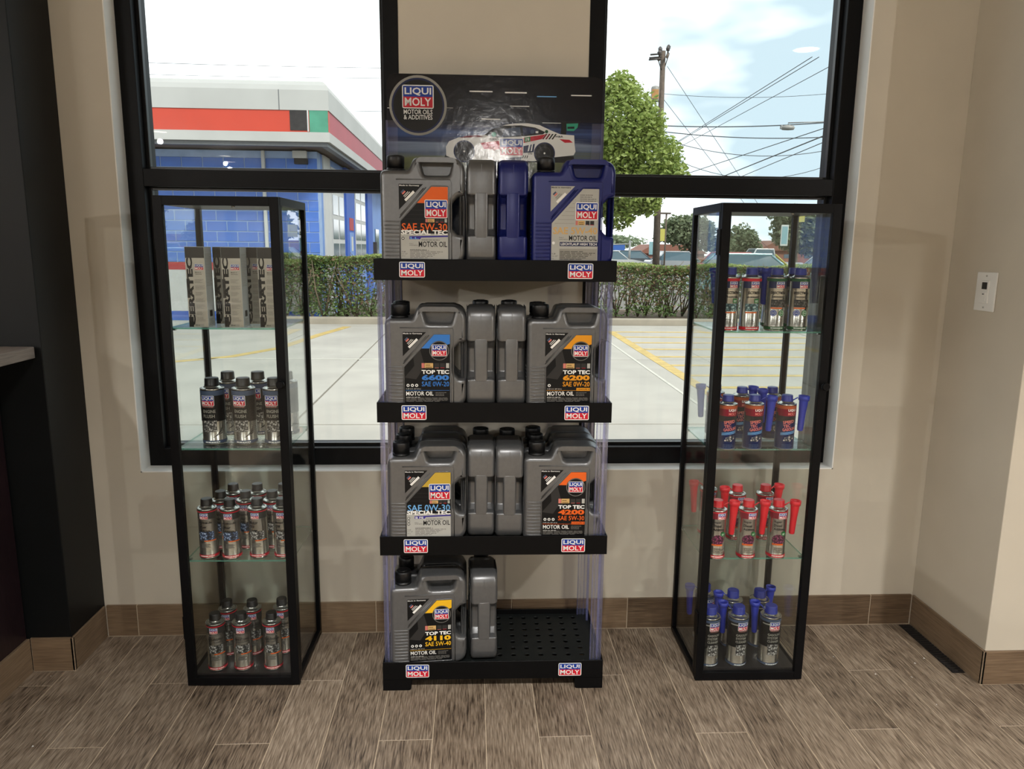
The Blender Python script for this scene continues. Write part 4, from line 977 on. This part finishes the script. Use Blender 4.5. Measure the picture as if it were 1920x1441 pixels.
mk('sign_green', S(86, 170, 140), 0.5, noise=(5, 0.12)); mk('sign_char', S(46, 42, 42), 0.7, noise=(14, 0.5)); mk('soffit_metal', S(120, 122, 124), 0.5); mk('soffit_brown', S(110, 94, 80), 0.7)
mk('pane_dark', S(96, 116, 132), 0.12, 0.0); mk('bark', S(96, 82, 68), 0.9, noise=(14, 0.3)); mk('pole_wood', S(112, 98, 86), 0.9, noise=(9, 0.25)); mk('twig', S(128, 110, 90), 0.9, noise=(20, 0.25))
mk('wire', S(70, 76, 82), 0.6); mk('transformer_grey', S(170, 168, 162), 0.5, noise=(6, 0.1)); mk('transformer_rust', S(196, 142, 82), 0.7, noise=(9, 0.2)); mk('insulator', S(70, 62, 58), 0.4)
mk('brick_far', S(176, 118, 98), 0.85, noise=(1.5, 0.12)); mk('roof_far', S(150, 98, 80), 0.8); mk('fence_far', S(92, 78, 68), 0.85); mk('metal_pole', S(168, 170, 168), 0.5, 0.4)
mk('sign_blue', S(52, 110, 200), 0.5); mk('sign_white', S(232, 232, 226), 0.5); mk('sign_yellow', S(214, 204, 96), 0.6); mk('tyre', S(26, 26, 27), 0.8); mk('car_glass', S(90, 116, 128), 0.08)
for k_, c_ in dict(car_white=(226, 228, 228), car_silver=(184, 190, 194), car_red=(196, 66, 60), car_teal=(150, 196, 202), car_dark=(92, 100, 108)).items(): mk(k_, S(*c_), 0.25, 0.1, coat=0.5)
def mk_leaf(name, a, b):
    m = mk(name, S(*a), 0.55); n, l = m.node_tree.nodes, m.node_tree.links; p = n['Principled BSDF']
    for k in list(p.inputs['Base Color'].links): l.remove(k)
    t = n.new('ShaderNodeTexCoord'); z = n.new('ShaderNodeTexNoise'); z.inputs['Scale'].default_value = 5.0; z.inputs['Detail'].default_value = 3; l.new(t.outputs['Object'], z.inputs['Vector'])
    r = ramp_nodes(m, [(0.3, S(*a)), (0.7, S(*b))], z.outputs['Fac'])
    tl = n.new('ShaderNodeBsdfTranslucent'); l.new(r.outputs['Color'], tl.inputs['Color']); mx = n.new('ShaderNodeMixShader'); mx.inputs['Fac'].default_value = 0.35
    l.new(p.outputs[0], mx.inputs[1]); l.new(tl.outputs[0], mx.inputs[2]); l.new(mx.outputs[0], n['Material Output'].inputs['Surface']); return m
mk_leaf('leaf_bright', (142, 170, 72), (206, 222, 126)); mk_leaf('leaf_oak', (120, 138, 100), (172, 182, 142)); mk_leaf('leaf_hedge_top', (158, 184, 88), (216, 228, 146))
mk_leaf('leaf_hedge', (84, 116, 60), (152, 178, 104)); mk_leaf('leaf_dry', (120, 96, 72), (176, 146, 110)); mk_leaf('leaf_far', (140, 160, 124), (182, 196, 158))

# parking lot: separate slabs on a joint bed
lot = struct('ground_parking', (-14, 22, 0.21, 12.4, G - .2, G - .012), 'joint_dark', 'pale concrete parking lot outside the windows', 'parking lot')
xs = [-13, -9.2, -5.4, -1.565, 2.25, 6.05, 9.9, 13.7, 17.5]; ys = [0.25, 3.85, 7.70, 11.5, 12.38]
for i in range(len(xs) - 1):
    for j in range(len(ys) - 1):
        MB().box(xs[i] + .012, xs[i + 1] - .012, ys[j] + .012, ys[j + 1] - .012, G - .05, G).build('concrete_slab', ['concrete'], lot)
def marking(pts, w, mat, label, n=1):
    b = MB(); P_ = [Vector((x, y, 0)) for x, y in pts]; L_, R_ = [], []
    for k, p in enumerate(P_):
        d = (P_[min(k + 1, len(P_) - 1)] - P_[max(k - 1, 0)]).normalized(); nrm = Vector((-d.y, d.x, 0)) * w / 2
        L_.append(p + nrm); R_.append(p - nrm)
    for k in range(len(P_) - 1):
        q = [L_[k], L_[k + 1], R_[k + 1], R_[k]]
        b.add([(v.x, v.y, G + .0015) for v in q] + [(v.x, v.y, G + .004) for v in q], [(0, 1, 2, 3), (4, 7, 6, 5), (0, 4, 5, 1), (1, 5, 6, 2), (2, 6, 7, 3), (3, 7, 4, 0)])
    tag(b.build('road_marking', [mat]), label, 'road marking', kind='structure', group='painted parking lot lines')
marking([(-2.42, 11.9), (-2.50, 11.4), (-2.66, 10.6), (-2.78, 9.8), (-2.92, 8.8), (-3.35, 7.9), (-4.2, 7.2)], .16, 'paint_yellow', 'curved faded yellow line in front of the blue building')
marking([(2.56, 11.3), (2.56, 5.0)], .15, 'paint_yellow', 'long yellow edge line of the hatched parking zone')
for k, y in enumerate((11.2, 10.4, 9.6, 8.8, 8.0, 7.2, 6.4, 5.6)):
    marking([(2.64, y), (9.5, y)], .12, 'paint_yellow', 'yellow hatching stripe, %s from the curb' % ('first second third fourth fifth sixth seventh eighth'.split()[k]))
marking([(2.25, 9.6), (2.25, 4.0)], .035, 'paint_white', 'thin white joint line beside the yellow hatching')
marking([(-5.3, 7.70), (1.9, 7.66)], .05, 'paint_white', 'thin white joint line across the middle of the lot')
# kerbs, planting beds, far ground
kerb = struct('kerb', (-3.9, 22, 12.4, 12.62, G - .1, G + .13), 'curb_concrete', 'low concrete kerb in front of the hedges', 'kerb', .02)
struct('ground_bed', (-3.05, 22, 12.62, 15.6, G - .1, G + .06), 'soil', 'bare planting bed under the hedges', 'ground')
struct('ground_apron', (-14, -3.9, 12.4, 13.0, G - .2, G - .002), 'concrete', 'concrete strip at the foot of the blue building', 'ground')
struct('ground_far', (-60, 140, 15.6, 190, G - .3, G - .05), 'asphalt', 'grey streets and lots beyond the hedge', 'ground')
struct('ground_verge', (-2.8, 60, 30.5, 34, G - .05, G + .02), 'lawn', 'strip of grass beyond the street', 'ground')

# blue corner building ----------------------------------------------
bld = empty('shop_building', (-3.1, 13.0, G), label='blue block corner building with white fascia and red stripe', cat='building')
def bpart(nm, ext, mat, bev=0.0, parent=None):
    x0, x1, y0, y1, z0, z1 = ext
    return MB().box(x0 + 3.1, x1 + 3.1, y0 - 13.0, y1 - 13.0, z0 - G, z1 - G).build(nm, [mat], parent or bld, bev)
core = bpart('front_wall', (-13, -3.1, 13.012, 13.3, G, 3.2), 'mortar_blue')
bpart('block_base', (-13, -3.1, 13.004, 13.012, G, 0.04), 'wall_deep_blue'); bpart('white_band', (-13, -3.1, 13.002, 13.012, 0.04, 0.87), 'block_white'); bpart('red_band', (-13, -3.1, 13.0, 13.012, 0.87, 1.02), 'block_red')
BH, BL = .205, .406
blk = MB().box(-BL / 2 + .010, BL / 2 - .010, -.012, 0, -BH / 2 + .010, BH / 2 - .010).mesh('block', ['block_blue'], .003, 1)
hlf = MB().box(-BL / 4 + .006, BL / 4 - .006, -.012, 0, -BH / 2 + .006, BH / 2 - .006).mesh('block', ['block_blue'], .003, 1)
for j in range(10):
    zc = 1.02 + BH * (j + .5)
    if zc + BH / 2 > 3.2: break
    off = BL / 2 if j % 2 else 0.0
    if j % 2: put('block', hlf, core, (0 - BL / 4, .012, zc - G))
    for i in range(13):
        put('block', blk, core, (-off - BL * (i + .5), .012, zc - G))
side = bpart('side_wall', (-3.4, -3.1, 13.3, 30, G, 3.2), 'wall_light_blue')
bpart('pilaster', (-3.1, -3.075, 13.5, 14.25, G, 3.2), 'block_white'); bpart('pilaster', (-3.1, -3.03, 15.95, 17.2, G, 3.2), 'wall_deep_blue'); bpart('pilaster', (-3.1, -3.03, 19.6, 20.6, G, 3.2), 'wall_deep_blue')
for y0, y1 in ((14.3, 15.85), (17.5, 19.4)):
    w = bpart('window', (-3.1, -3.07, y0, y1, .95, 3.05), 'block_white')
    ny, nz_ = 2, 4
    for a in range(ny):
        for b in range(nz_):
            dy, dz = (y1 - y0) / ny, 2.1 / nz_
            bpart('pane', (-3.072, -3.062, y0 + dy * a + .07, y0 + dy * (a + 1) - .07, .95 + dz * b + .05, .95 + dz * (b + 1) - .05), 'pane_dark', 0, w).matrix_parent_inverse = Matrix.Identity(4)
bpart('door_window', (-3.1, -3.07, 21.6, 22.4, G + .1, 1.9), 'pane_dark'); bpart('wall_box', (-3.1, -2.98, 21.0, 21.2, 1.1, 1.5), 'sign_char')
bpart('notice', (-3.03, -3.02, 16.3, 16.9, 1.75, 2.05), 'block_red'); bpart('notice', (-3.03, -3.02, 16.3, 16.9, 1.1, 1.7), 'wall_light_blue'); bpart('arrow', (-3.02, -3.012, 16.5, 16.7, 1.25, 1.6), 'sign_white')
# fascia: rounded top, stripe, soffit
FZ = [3.24, 3.41, 3.79, 4.14, 4.34]
fx, fy = -2.65, 11.9
def fascia(nm, z0, z1, mat, matside, outw=0.0):
    bpart(nm, (-13, fx + outw, fy - outw, fy + .12, z0, z1), mat); return bpart(nm, (fx - .12, fx + outw, fy + .12, 30, z0, z1), matside)
fascia('fascia_lower', FZ[0], FZ[1], 'fascia_white', 'fascia_white', .015); fascia('fascia_stripe', FZ[1], FZ[2], 'fascia_red', 'fascia_red_dull'); fascia('fascia_upper', FZ[2], FZ[3], 'fascia_white', 'fascia_white', .015)
cn = MB(); prof = [(-.015, FZ[3]), (.02, FZ[3] + .09), (.08, FZ[3] + .16), (.17, FZ[4] - .01), (.35, FZ[4])]
v = []; 
for o_, z in prof: v += [(-13 + 3.1, fy + o_ - 13, z - G), (fx - o_ + 3.1, fy + o_ - 13, z - G), (fx - o_ + 3.1, 30 - 13, z - G)]
f = []
for k in range(len(prof) - 1): f += [(3 * k, 3 * k + 1, 3 * k + 4, 3 * k + 3), (3 * k + 1, 3 * k + 2, 3 * k + 5, 3 * k + 4)]
k = 3 * (len(prof) - 1); v.append((-13 + 3.1, 30 - 13, FZ[4] - G)); f.append((k, k + 1, k + 2, len(v) - 1))
cn.add(v, f).build('cornice', ['fascia_white'], bld)
bpart('drip_edge', (-13, fx - .04, fy + .04, fy + .16, FZ[0] - .07, FZ[0]), 'soffit_metal'); bpart('drip_edge', (fx - .16, fx - .04, fy + .16, 30, FZ[0] - .07, FZ[0]), 'soffit_metal')
bpart('soffit', (-13, fx - .05, fy + .1, 30, FZ[0] - .005, FZ[0] + .05), 'soffit_brown')
bpart('sign_patch', (-3.34, -3.03, fy - .012, fy + .01, 3.44, 3.80), 'sign_char'); bpart('sign_patch_edge', (-3.03, -3.005, fy - .014, fy + .01, 3.42, 3.80), 'block_white'); bpart('green_panel', (-2.99, fx - .004, fy - .010, fy + .01, FZ[1], FZ[2]), 'sign_green')
bpart('fascia_seam', (-3.53, -3.515, fy - .018, fy, FZ[2], FZ[3]), 'soffit_metal')
bpart('downspout', (-4.175, -4.11, 12.93, 12.995, G, 3.2), 'block_white', .01)
fl = bpart('floodlight', (-3.55, -3.28, 12.86, 12.98, 3.06, 3.20), 'block_white', .01); bpart('floodlight_bracket', (-3.53, -3.27, 12.90, 13.0, 2.95, 3.06), 'sign_char', .01)

# foliage -------------------------------------------------------------
def leaf_cloud(blobs, n, size, rnd, shell=0.55):
    """leaves scattered in ellipsoids (cx, cy, cz, rx, ry, rz): small bent leaf blades"""
    b = MB(); tot = sum((q[3] * q[4] * q[5]) ** .67 for q in blobs)
    for q in blobs:
        for _ in range(int(n * (q[3] * q[4] * q[5]) ** .67 / tot)):
            d = Vector((rnd.gauss(0, 1), rnd.gauss(0, 1), rnd.gauss(0, 1))).normalized() * (shell + (1 - shell) * rnd.random()) * (0.9 + .2 * rnd.random())
            c = Vector((q[0] + d.x * q[3], q[1] + d.y * q[4], q[2] + d.z * q[5])); leaf(b, c, size * rnd.uniform(.6, 1.3), rnd)
    return b
def leaf(b, c, s, rnd, m=0):
    u = Vector((rnd.gauss(0, 1), rnd.gauss(0, 1), rnd.gauss(0, .6))).normalized(); w = u.cross(Vector((rnd.gauss(0, 1), rnd.gauss(0, 1), rnd.gauss(0, 1)))).normalized(); nn = u.cross(w)
    b.add([c - u * s, c + w * s * .5 + nn * s * .12, c + u * s, c - w * s * .5 + nn * s * .12], [(0, 1, 2), (0, 2, 3)], m)
def raw_build(b, name, mats, parent):
    me = bpy.data.meshes.new(name); me.from_pydata(b.v, [], b.f)
    for mt in mats: me.materials.append(MATS[mt])
    me.polygons.foreach_set('material_index', b.m); me.update(); return put(name, me, parent)
def tree(name, label, loc, h_trunk, r_trunk, blobs, n, size, mat, seed, group=None, bark='bark'):
    rnd = random.Random(seed); t = empty(name, loc, label=label, cat='tree', group=group)
    tk = MB(); tk.tube([(0, 0, 0), (.05, 0, h_trunk * .5), (0, .03, h_trunk)], r_trunk, 10, taper=[r_trunk * 1.2, r_trunk, r_trunk * .8])
    for q in blobs: tk.tube([(0, .02, h_trunk * .92), (q[0] * .5, q[1] * .5, (h_trunk + q[2]) / 2), (q[0], q[1], q[2] + q[5] * .3)], r_trunk * .3, 6, taper=[r_trunk * .5, r_trunk * .3, r_trunk * .08])
    tk.build('trunk', [bark], t)
    cr_ = raw_build(leaf_cloud(blobs, n, size, rnd), 'crown', [mat], t); cr_['kind'] = 'stuff'; return t
r = random.Random(11)
bl = [(0, 0, 5.0, 1.1, 1.2, 1.3), (.9, .1, 4.1, 1.0, 1.0, .9), (-.9, 0, 4.4, 1.2, 1.2, 1.0), (1.35, 0, 3.65, .75, .8, .5), (.2, -.2, 3.2, 1.1, 1.0, .7), (-1.0, .2, 3.0, 1.0, 1.0, .7), (-.1, 0, 6.0, .5, .5, .55), (.7, 0, 5.1, .6, .7, .6), (.75, -.3, 2.9, .5, .5, .45), (-.05, -.3, 2.45, .5, .5, .4)]
tree('leafy_tree', 'bright green leafy tree in front of the utility pole', (3.55, 20, G), 2.6, .16, [(q[0] + .75,) + q[1:] for q in bl], 21000, .085, 'leaf_bright', 21)
def oak(x, y, w, zb, zt, n, seed, label, mat='leaf_oak', size=.16):
    rnd = random.Random(seed); c = (zb + zt) / 2; hz = (zt - zb) / 2
    blobs = [(0, 0, c - G, w * .55, w * .5, hz * .8)] + [(rnd.uniform(-.6, .6) * w, rnd.uniform(-.3, .3) * w, c - G + rnd.uniform(-.55, .5) * hz, w * rnd.uniform(.32, .5), w * .35, hz * rnd.uniform(.35, .5)) for _ in range(8)]
    tree('oak_tree', label, (x, y, G), (zb - G) + hz * .4, .22, blobs, n, size, mat, seed, 'grey-green trees beyond the street')
oak(13.8, 45, 2.5, 1.0, 3.9, 5000, 31, 'grey-green oak just behind the utility pole')
oak(19.6, 52, 1.6, .5, 3.6, 3000, 32, 'small grey-green oak behind the pale car roof')
oak(18.3, 40, 2.6, 1.0, 4.3, 5000, 33, 'grey-green oak behind the tall street signs')
oak(25.5, 52, 2.4, .9, 4.3, 3500, 37, 'grey-green oak beyond the parking signs')
oak(24.5, 43, 3.2, .9, 4.6, 4000, 34, 'grey-green oak beside the black window jamb')
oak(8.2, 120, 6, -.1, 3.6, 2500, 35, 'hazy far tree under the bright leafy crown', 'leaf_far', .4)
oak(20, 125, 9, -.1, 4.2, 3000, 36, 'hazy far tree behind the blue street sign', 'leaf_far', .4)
def hedge(x0, x1, y0, y1, z1, n, seed, label, dry, side_mat):
    rnd = random.Random(seed); h = empty('clipped_hedge', ((x0 + x1) / 2, (y0 + y1) / 2, G + .06), label=label, cat='hedge', group='clipped hedges along the kerb')
    cx, cy = (x0 + x1) / 2, (y0 + y1) / 2; zt = z1 - G - .06
    st = MB(); k = int((x1 - x0) / .22)
    for i in range(k):
        x = x0 + (i + rnd.uniform(.2, .8)) * (x1 - x0) / k - cx; y = rnd.uniform(-.25, .25); p = Vector((x, y, 0))
        for _ in range(6):
            e = p + Vector((rnd.uniform(-.35, .35), rnd.uniform(-.35, .2), zt * rnd.uniform(.6, .95))); mid = (p + e) / 2 + Vector((rnd.uniform(-.09, .09), rnd.uniform(-.06, .06), 0))
            st.tube([p, mid, e], .012, 5, taper=[.020, .013, .005])
            for _ in range(2):
                s_ = mid + (e - mid) * rnd.random(); st.tube([s_, s_ + Vector((rnd.uniform(-.22, .22), rnd.uniform(-.22, .05), rnd.uniform(.02, .25)))], .005, 4)
    s_o = st.build('branches', ['twig'], h); s_o['kind'] = 'stuff'
    b = MB()
    for _ in range(int(n * .5)):
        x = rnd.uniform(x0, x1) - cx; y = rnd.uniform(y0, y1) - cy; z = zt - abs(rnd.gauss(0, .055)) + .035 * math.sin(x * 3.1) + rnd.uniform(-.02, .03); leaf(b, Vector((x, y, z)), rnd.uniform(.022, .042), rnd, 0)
    for _ in range(int(n * .5)):
        x = rnd.uniform(x0, x1) - cx; z = zt * (1 - rnd.random() ** 1.6 * .95); y = (y0 - cy) + abs(rnd.gauss(0, .22)) - .05
        g = math.sin(x * 2.3 + seed) + math.sin(x * 5.1 + z * 4); 
        if g < -.4 and z < zt * .75 and rnd.random() < .7: continue
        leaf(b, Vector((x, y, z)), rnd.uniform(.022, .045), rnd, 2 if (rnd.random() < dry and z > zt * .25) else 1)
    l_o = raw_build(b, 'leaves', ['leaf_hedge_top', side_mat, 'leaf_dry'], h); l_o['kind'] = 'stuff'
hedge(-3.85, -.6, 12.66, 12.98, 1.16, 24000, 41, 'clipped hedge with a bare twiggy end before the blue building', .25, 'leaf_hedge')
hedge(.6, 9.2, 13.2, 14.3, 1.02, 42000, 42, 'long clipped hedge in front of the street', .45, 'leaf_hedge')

# utility pole and wires --------------------------------------------------
up_ = empty('utility_pole', (6.66, 25, G), label='tall wooden utility pole with crossarms and a rusty transformer', cat='utility pole')
MB().tube([(0.06, 0, 0), (.0, 0, 4.5), (-.03, 0, 8.35)], .1, 12, taper=[.14, .115, .09]).build('pole', ['pole_wood'], up_)
for (a, b) in (((-.30, -.55, 7.92), (.03, .6, 8.36)), ((-.02, -.55, 8.02), (.30, .6, 8.42))): MB().tube([a, b], .055, 4).build('crossarm', ['pole_wood'], up_)
for p0, p1 in (((-.26, -.3, 7.98), (-.04, 0, 7.65)), ((.12, -.1, 8.12), (0, 0, 7.65))): MB().tube([p0, p1], .018, 6).build('brace', ['insulator'], up_)
for x, y, z in ((-.02, .5, 8.40), (.28, .5, 8.47), (-.10, .15, 8.27), (.15, .05, 8.3), (-.28, -.5, 8.02), (-.2, -.2, 8.1)):
    MB().lathe([(.025, 0), (.025, .07), (.075, .09), (.06, .13), (.08, .15), (.03, .22)], 10, c=(x, y, z)).build('insulator', ['insulator'], up_)
for k, (x, z) in enumerate(((-.48, 8.22), (-.58, 8.04), (-.66, 7.91))):
    MB().tube([(x, -.3 * k, z), (x + .42, -.3 * k, z + .04)], .03, 6).build('strain_insulator', ['insulator'], up_)
MB().lathe([(.13, 0), (.15, .03), (.15, .45), (.13, .50), (.05, .53)], 16, c=(-.25, 0, 6.66)).build('transformer', ['transformer_grey'], up_)
MB().box(-.40, -.16, -.157, -.145, 6.74, 7.05).build('rust_patch', ['transformer_rust'], up_); MB().tube([(-.25, 0, 6.95), (0, 0, 6.95)], .03, 6).build('bracket', ['insulator'], up_)
WIRES = [(((6.74, 25.0, 5.7), (12.9, 24.0, 5.82)), .10, .016, 'level cable carrying the street lamp'), (((6.75, 25.0, 5.5), (14, 23.6, 5.38)), .20, .014, 'sagging cable just below the street lamp cable'),
         (((6.8, 25.3, 5.30), (14.5, 26.0, 5.40)), .55, .011, 'deeply sagging thin cable'), (((8.4, 30.0, 5.20), (15.5, 30.0, 5.1)), .75, .011, 'lowest deeply sagging cable'),
         (((6.7, 25.0, 6.78), (14.5, 23.5, 6.95)), .25, .007, 'faint high cable beside the transformer'), (((8.99, 32.0, 6.03), (9.8, 20.0, 6.9)), 0, .010, 'upper rising cable of a close pair'),
         (((9.05, 32.0, 6.03), (10.0, 20.0, 6.9)), 0, .010, 'lower rising cable of a close pair'), (((9.28, 32.0, 5.91), (10.5, 19.0, 6.75)), 0, .009, 'single rising cable next to the pair'),
         (((8.85, 30.0, 4.47), (10.8, 17.0, 5.08)), 0, .012, 'rising cable under the street lamp'), (((10.05, 28.0, 4.29), (9.3, 16.0, 4.45)), 0, .016, 'thick dark rising cable near the jamb'),
         (((11.51, 30.0, 4.49), (10.2, 19.0, 4.53)), 0, .012, 'lowest rising cable near the jamb'), (((6.7, 25.0, 6.62), (12.6, 31.5, 3.0)), 0, .008, 'lower guy wire falling from the pole'), (((6.8, 25.0, 7.7), (13.5, 32.3, 3.0)), 0, .008, 'upper guy wire falling from the pole top'),
         (((-16, 30.0, 8.56), (4, 30.0, 8.66)), .1, .009, 'high thin cable over the blue building'), (((-16, 30.0, 8.10), (4, 30.0, 8.30)), .1, .008, 'lower thin cable over the blue building'), (((-8, 30, 6.83), (4, 30, 6.98)), .05, .008, 'thin cable beside the receding fascia')]
for (a, b), sag, rad, lab in WIRES:
    a, b = Vector(a), Vector(b); pts = [a.lerp(b, i / 16) - Vector((0, 0, 4 * sag * (i / 16) * (1 - i / 16))) for i in range(17)]
    tag(MB().tube(pts, rad * 1.15, 5).build('overhead_wire', ['wire']), lab + ' against the sky', 'wire', 'overhead wires')
lm = empty('street_lamp', (11.0, 24.3, 5.62), label='grey street lamp head hanging on the overhead cable', cat='street lamp')
mh = MB(); mh.lathe([(.05, -.12), (.17, -.10), (.20, -.02), (.16, .06), (.05, .09)], 16); mm = mh.mesh('lamp_head', ['transformer_grey']); mm.transform(Matrix.Diagonal((1.25, .8, .8, 1))); put('lamp_head', mm, lm)
MB().tube([(0, 0, .06), (0, 0, .15), (1.6, 0, .22)], .022, 8).build('arm', ['metal_pole'], lm); MB().box(-.27, -.20, -.05, .05, -.06, .06).build('photocell', ['metal_pole'], lm, .01)
# street furniture
sg = empty('traffic_mast', (10.9, 50, G), label='traffic mast carrying a blue street name sign', cat='traffic mast')
MB().tube([(0, 0, 0), (0, 0, 2.1)], .08, 8).build('pole', ['metal_pole'], sg); MB().tube([(0, 0, 1.85), (-3.4, 0, 1.72)], .05, 8).build('arm', ['metal_pole'], sg); MB().box(-1.55, -.35, -.03, .03, 1.42, 1.80).build('sign', ['sign_blue'], sg, .01)
s2 = empty('lamp_post', (11.35, 42, G), label='thin lamp post with a yellow banner', cat='lamp post')
MB().tube([(0, 0, 0), (0, 0, 3.6)], .05, 8).build('pole', ['pole_wood'], s2); MB().box(-.5, .25, -.1, .1, 3.55, 3.65).build('lamp_head', ['fence_far'], s2); MB().box(-.62, -.04, -.02, .02, 2.0, 2.7).build('banner', ['sign_yellow'], s2); MB().box(-.95, -.68, -.02, .02, 1.2, 1.95).build('flag', ['car_teal'], s2)
s3 = empty('sign_post', (13.95, 30, G), label='street sign post with a green parking sign and yellow tag', cat='sign post')
MB().tube([(0, 0, 0), (.05, 0, 3.4)], .05, 8).build('post', ['metal_pole'], s3); MB().box(-.58, -.25, -.02, .02, 1.72, 2.62).build('sign', ['sign_white'], s3, .01); MB().box(-.54, -.29, -.026, -.02, 1.80, 2.55).build('sign_face', ['car_teal'], s3)
MB().box(-.16, .14, -.06, -.05, 1.75, 2.25).build('sign', ['sign_white'], s3, .01); pr = Print(); pr.ring(-.01, 2.0, .07, .09, 'print_red', 1); pr.text('P', -.04, 1.94, .02, 2.06, 'print_black', 1, .02); pr.build('no_parking_print', s3, y=-.061, step=.002)
MB().box(.05, .42, -.03, -.01, 2.75, 3.15).build('tag', ['sign_yellow'], s3)
gm = empty('guy_marker', (12.55, 28.4, G), label='yellow guy wire marker leaning over the parked car', cat='guy marker')
MB().tube([(.55, 0, .9), (.0, 0, 1.35)], .035, 8).build('marker_tube', ['sign_yellow'], gm); MB().tube([(1.6, 0, 0), (-.9, 0, 2.1)], .008, 6).build('cable', ['wire'], gm)
def car(x, y, rot, paint, label, pickup=False):
    c = empty('parked_car', (x, y, G - .05), rot, label=label, cat='car', group='parked cars beyond the hedge')
    low = rpoly([(-2.1, .25, .1), (2.1, .25, .1), (2.15, .75, .15), (1.3, .90, .1), (-2.05, .92, .12)], 3); MB().prism(low, -.85, .85).build('body', [paint], c)
    top = [(-1.7, .88), (1.0, .88), (.35, 1.40), (-1.15, 1.44)] if not pickup else [(-.5, .9), (1.0, .9), (.6, 1.62), (-.4, 1.64)]
    b = MB(); n = 4; y0, y1 = .78, .60
    v = [(top[i][0], -(y0 if i < 2 else y1), top[i][1]) for i in range(4)] + [(top[i][0], (y0 if i < 2 else y1), top[i][1]) for i in range(4)]
    b.add(v, [(0, 1, 2, 3), (7, 6, 5, 4), (0, 4, 5, 1), (1, 5, 6, 2), (2, 6, 7, 3), (3, 7, 4, 0)]); b.build('windows', ['car_glass'], c)
    rf = [top[3], top[2]]; MB().box(rf[0][0] - .02, rf[1][0] + .02, -.62, .62, rf[0][1] - .04, rf[0][1] + .03).build('roof', [paint], c, .02)
    for px in (top[0], top[1]):
        q = top[3] if px is top[0] else top[2]
        for s_ in (-1, 1): MB().tube([(px[0], s_ * .77, px[1]), (q[0], s_ * .60, q[1])], .04, 6).build('roof_pillar', [paint], c)
    wm = MB().lathe([(.20, -.1), (.32, -.1), (.33, .1), (.2, .1)], 18).mesh('wheel', ['tyre']); wm.transform(Matrix.Rotation(PI / 2, 4, 'X'))
    for wx in (-1.3, 1.3):
        for s_ in (-1, 1): put('wheel', wm, c, (wx, s_ * .78, .33))
car(9.7, 23.2, 0.05, 'car_teal', 'pale teal car close behind the hedge'); car(14.6, 26.0, .0, 'car_silver', 'silver car roof behind the sign post')
car(16.5, 40, PI, 'car_white', 'white pickup truck parked before the brick building', True); car(8.9, 46, 0, 'car_white', 'white car beneath the traffic mast'); car(13.3, 35, .3, 'car_red', 'red car parked beyond the hedge')
car(12.6, 43, 0, 'car_silver', 'silver car parked under the oak behind the pole')
car(11.9, 53, 0, 'car_dark', 'dark grey car beside the lamp post')
def far_house(x0, x1, y, zt, label, roof=True):
    h = empty('brick_building', ((x0 + x1) / 2, y, G - .05), label=label, cat='building'); w = (x1 - x0) / 2; H_ = zt - G + .05
    MB().box(-w, w, 0, 6, 0, H_).build('wall', ['brick_far'], h)
    if roof: MB().prism([(-w - .3, H_), (w + .3, H_), (w * .6, H_ + .9), (-w * .6, H_ + .9)], -.3, 6.3).build('roof', ['roof_far'], h)
    for i in range(3): MB().box(-w + w * .5 * i + .4, -w + w * .5 * i + 1.3, -.03, .02, .9, 2.0 if H_ > 2 else H_ * .8).build('window', ['pane_dark'], h)
far_house(25.5, 33, 64, 1.35, 'low red brick building behind the white pickup'); far_house(16.5, 23, 72, .95, 'low brick building under the oaks'); far_house(21.0, 24.0, 56, .95, 'small brick building behind the sign post', False)
fn = empty('board_fence', (19.3, 52, G - .05), label='dark board fence behind the white pickup', cat='fence')
for i in range(10): MB().box(-1.5 + .32 * i, -1.5 + .32 * i + .30, 0, .04, 0, 1.15).build('board', ['fence_far'], fn)
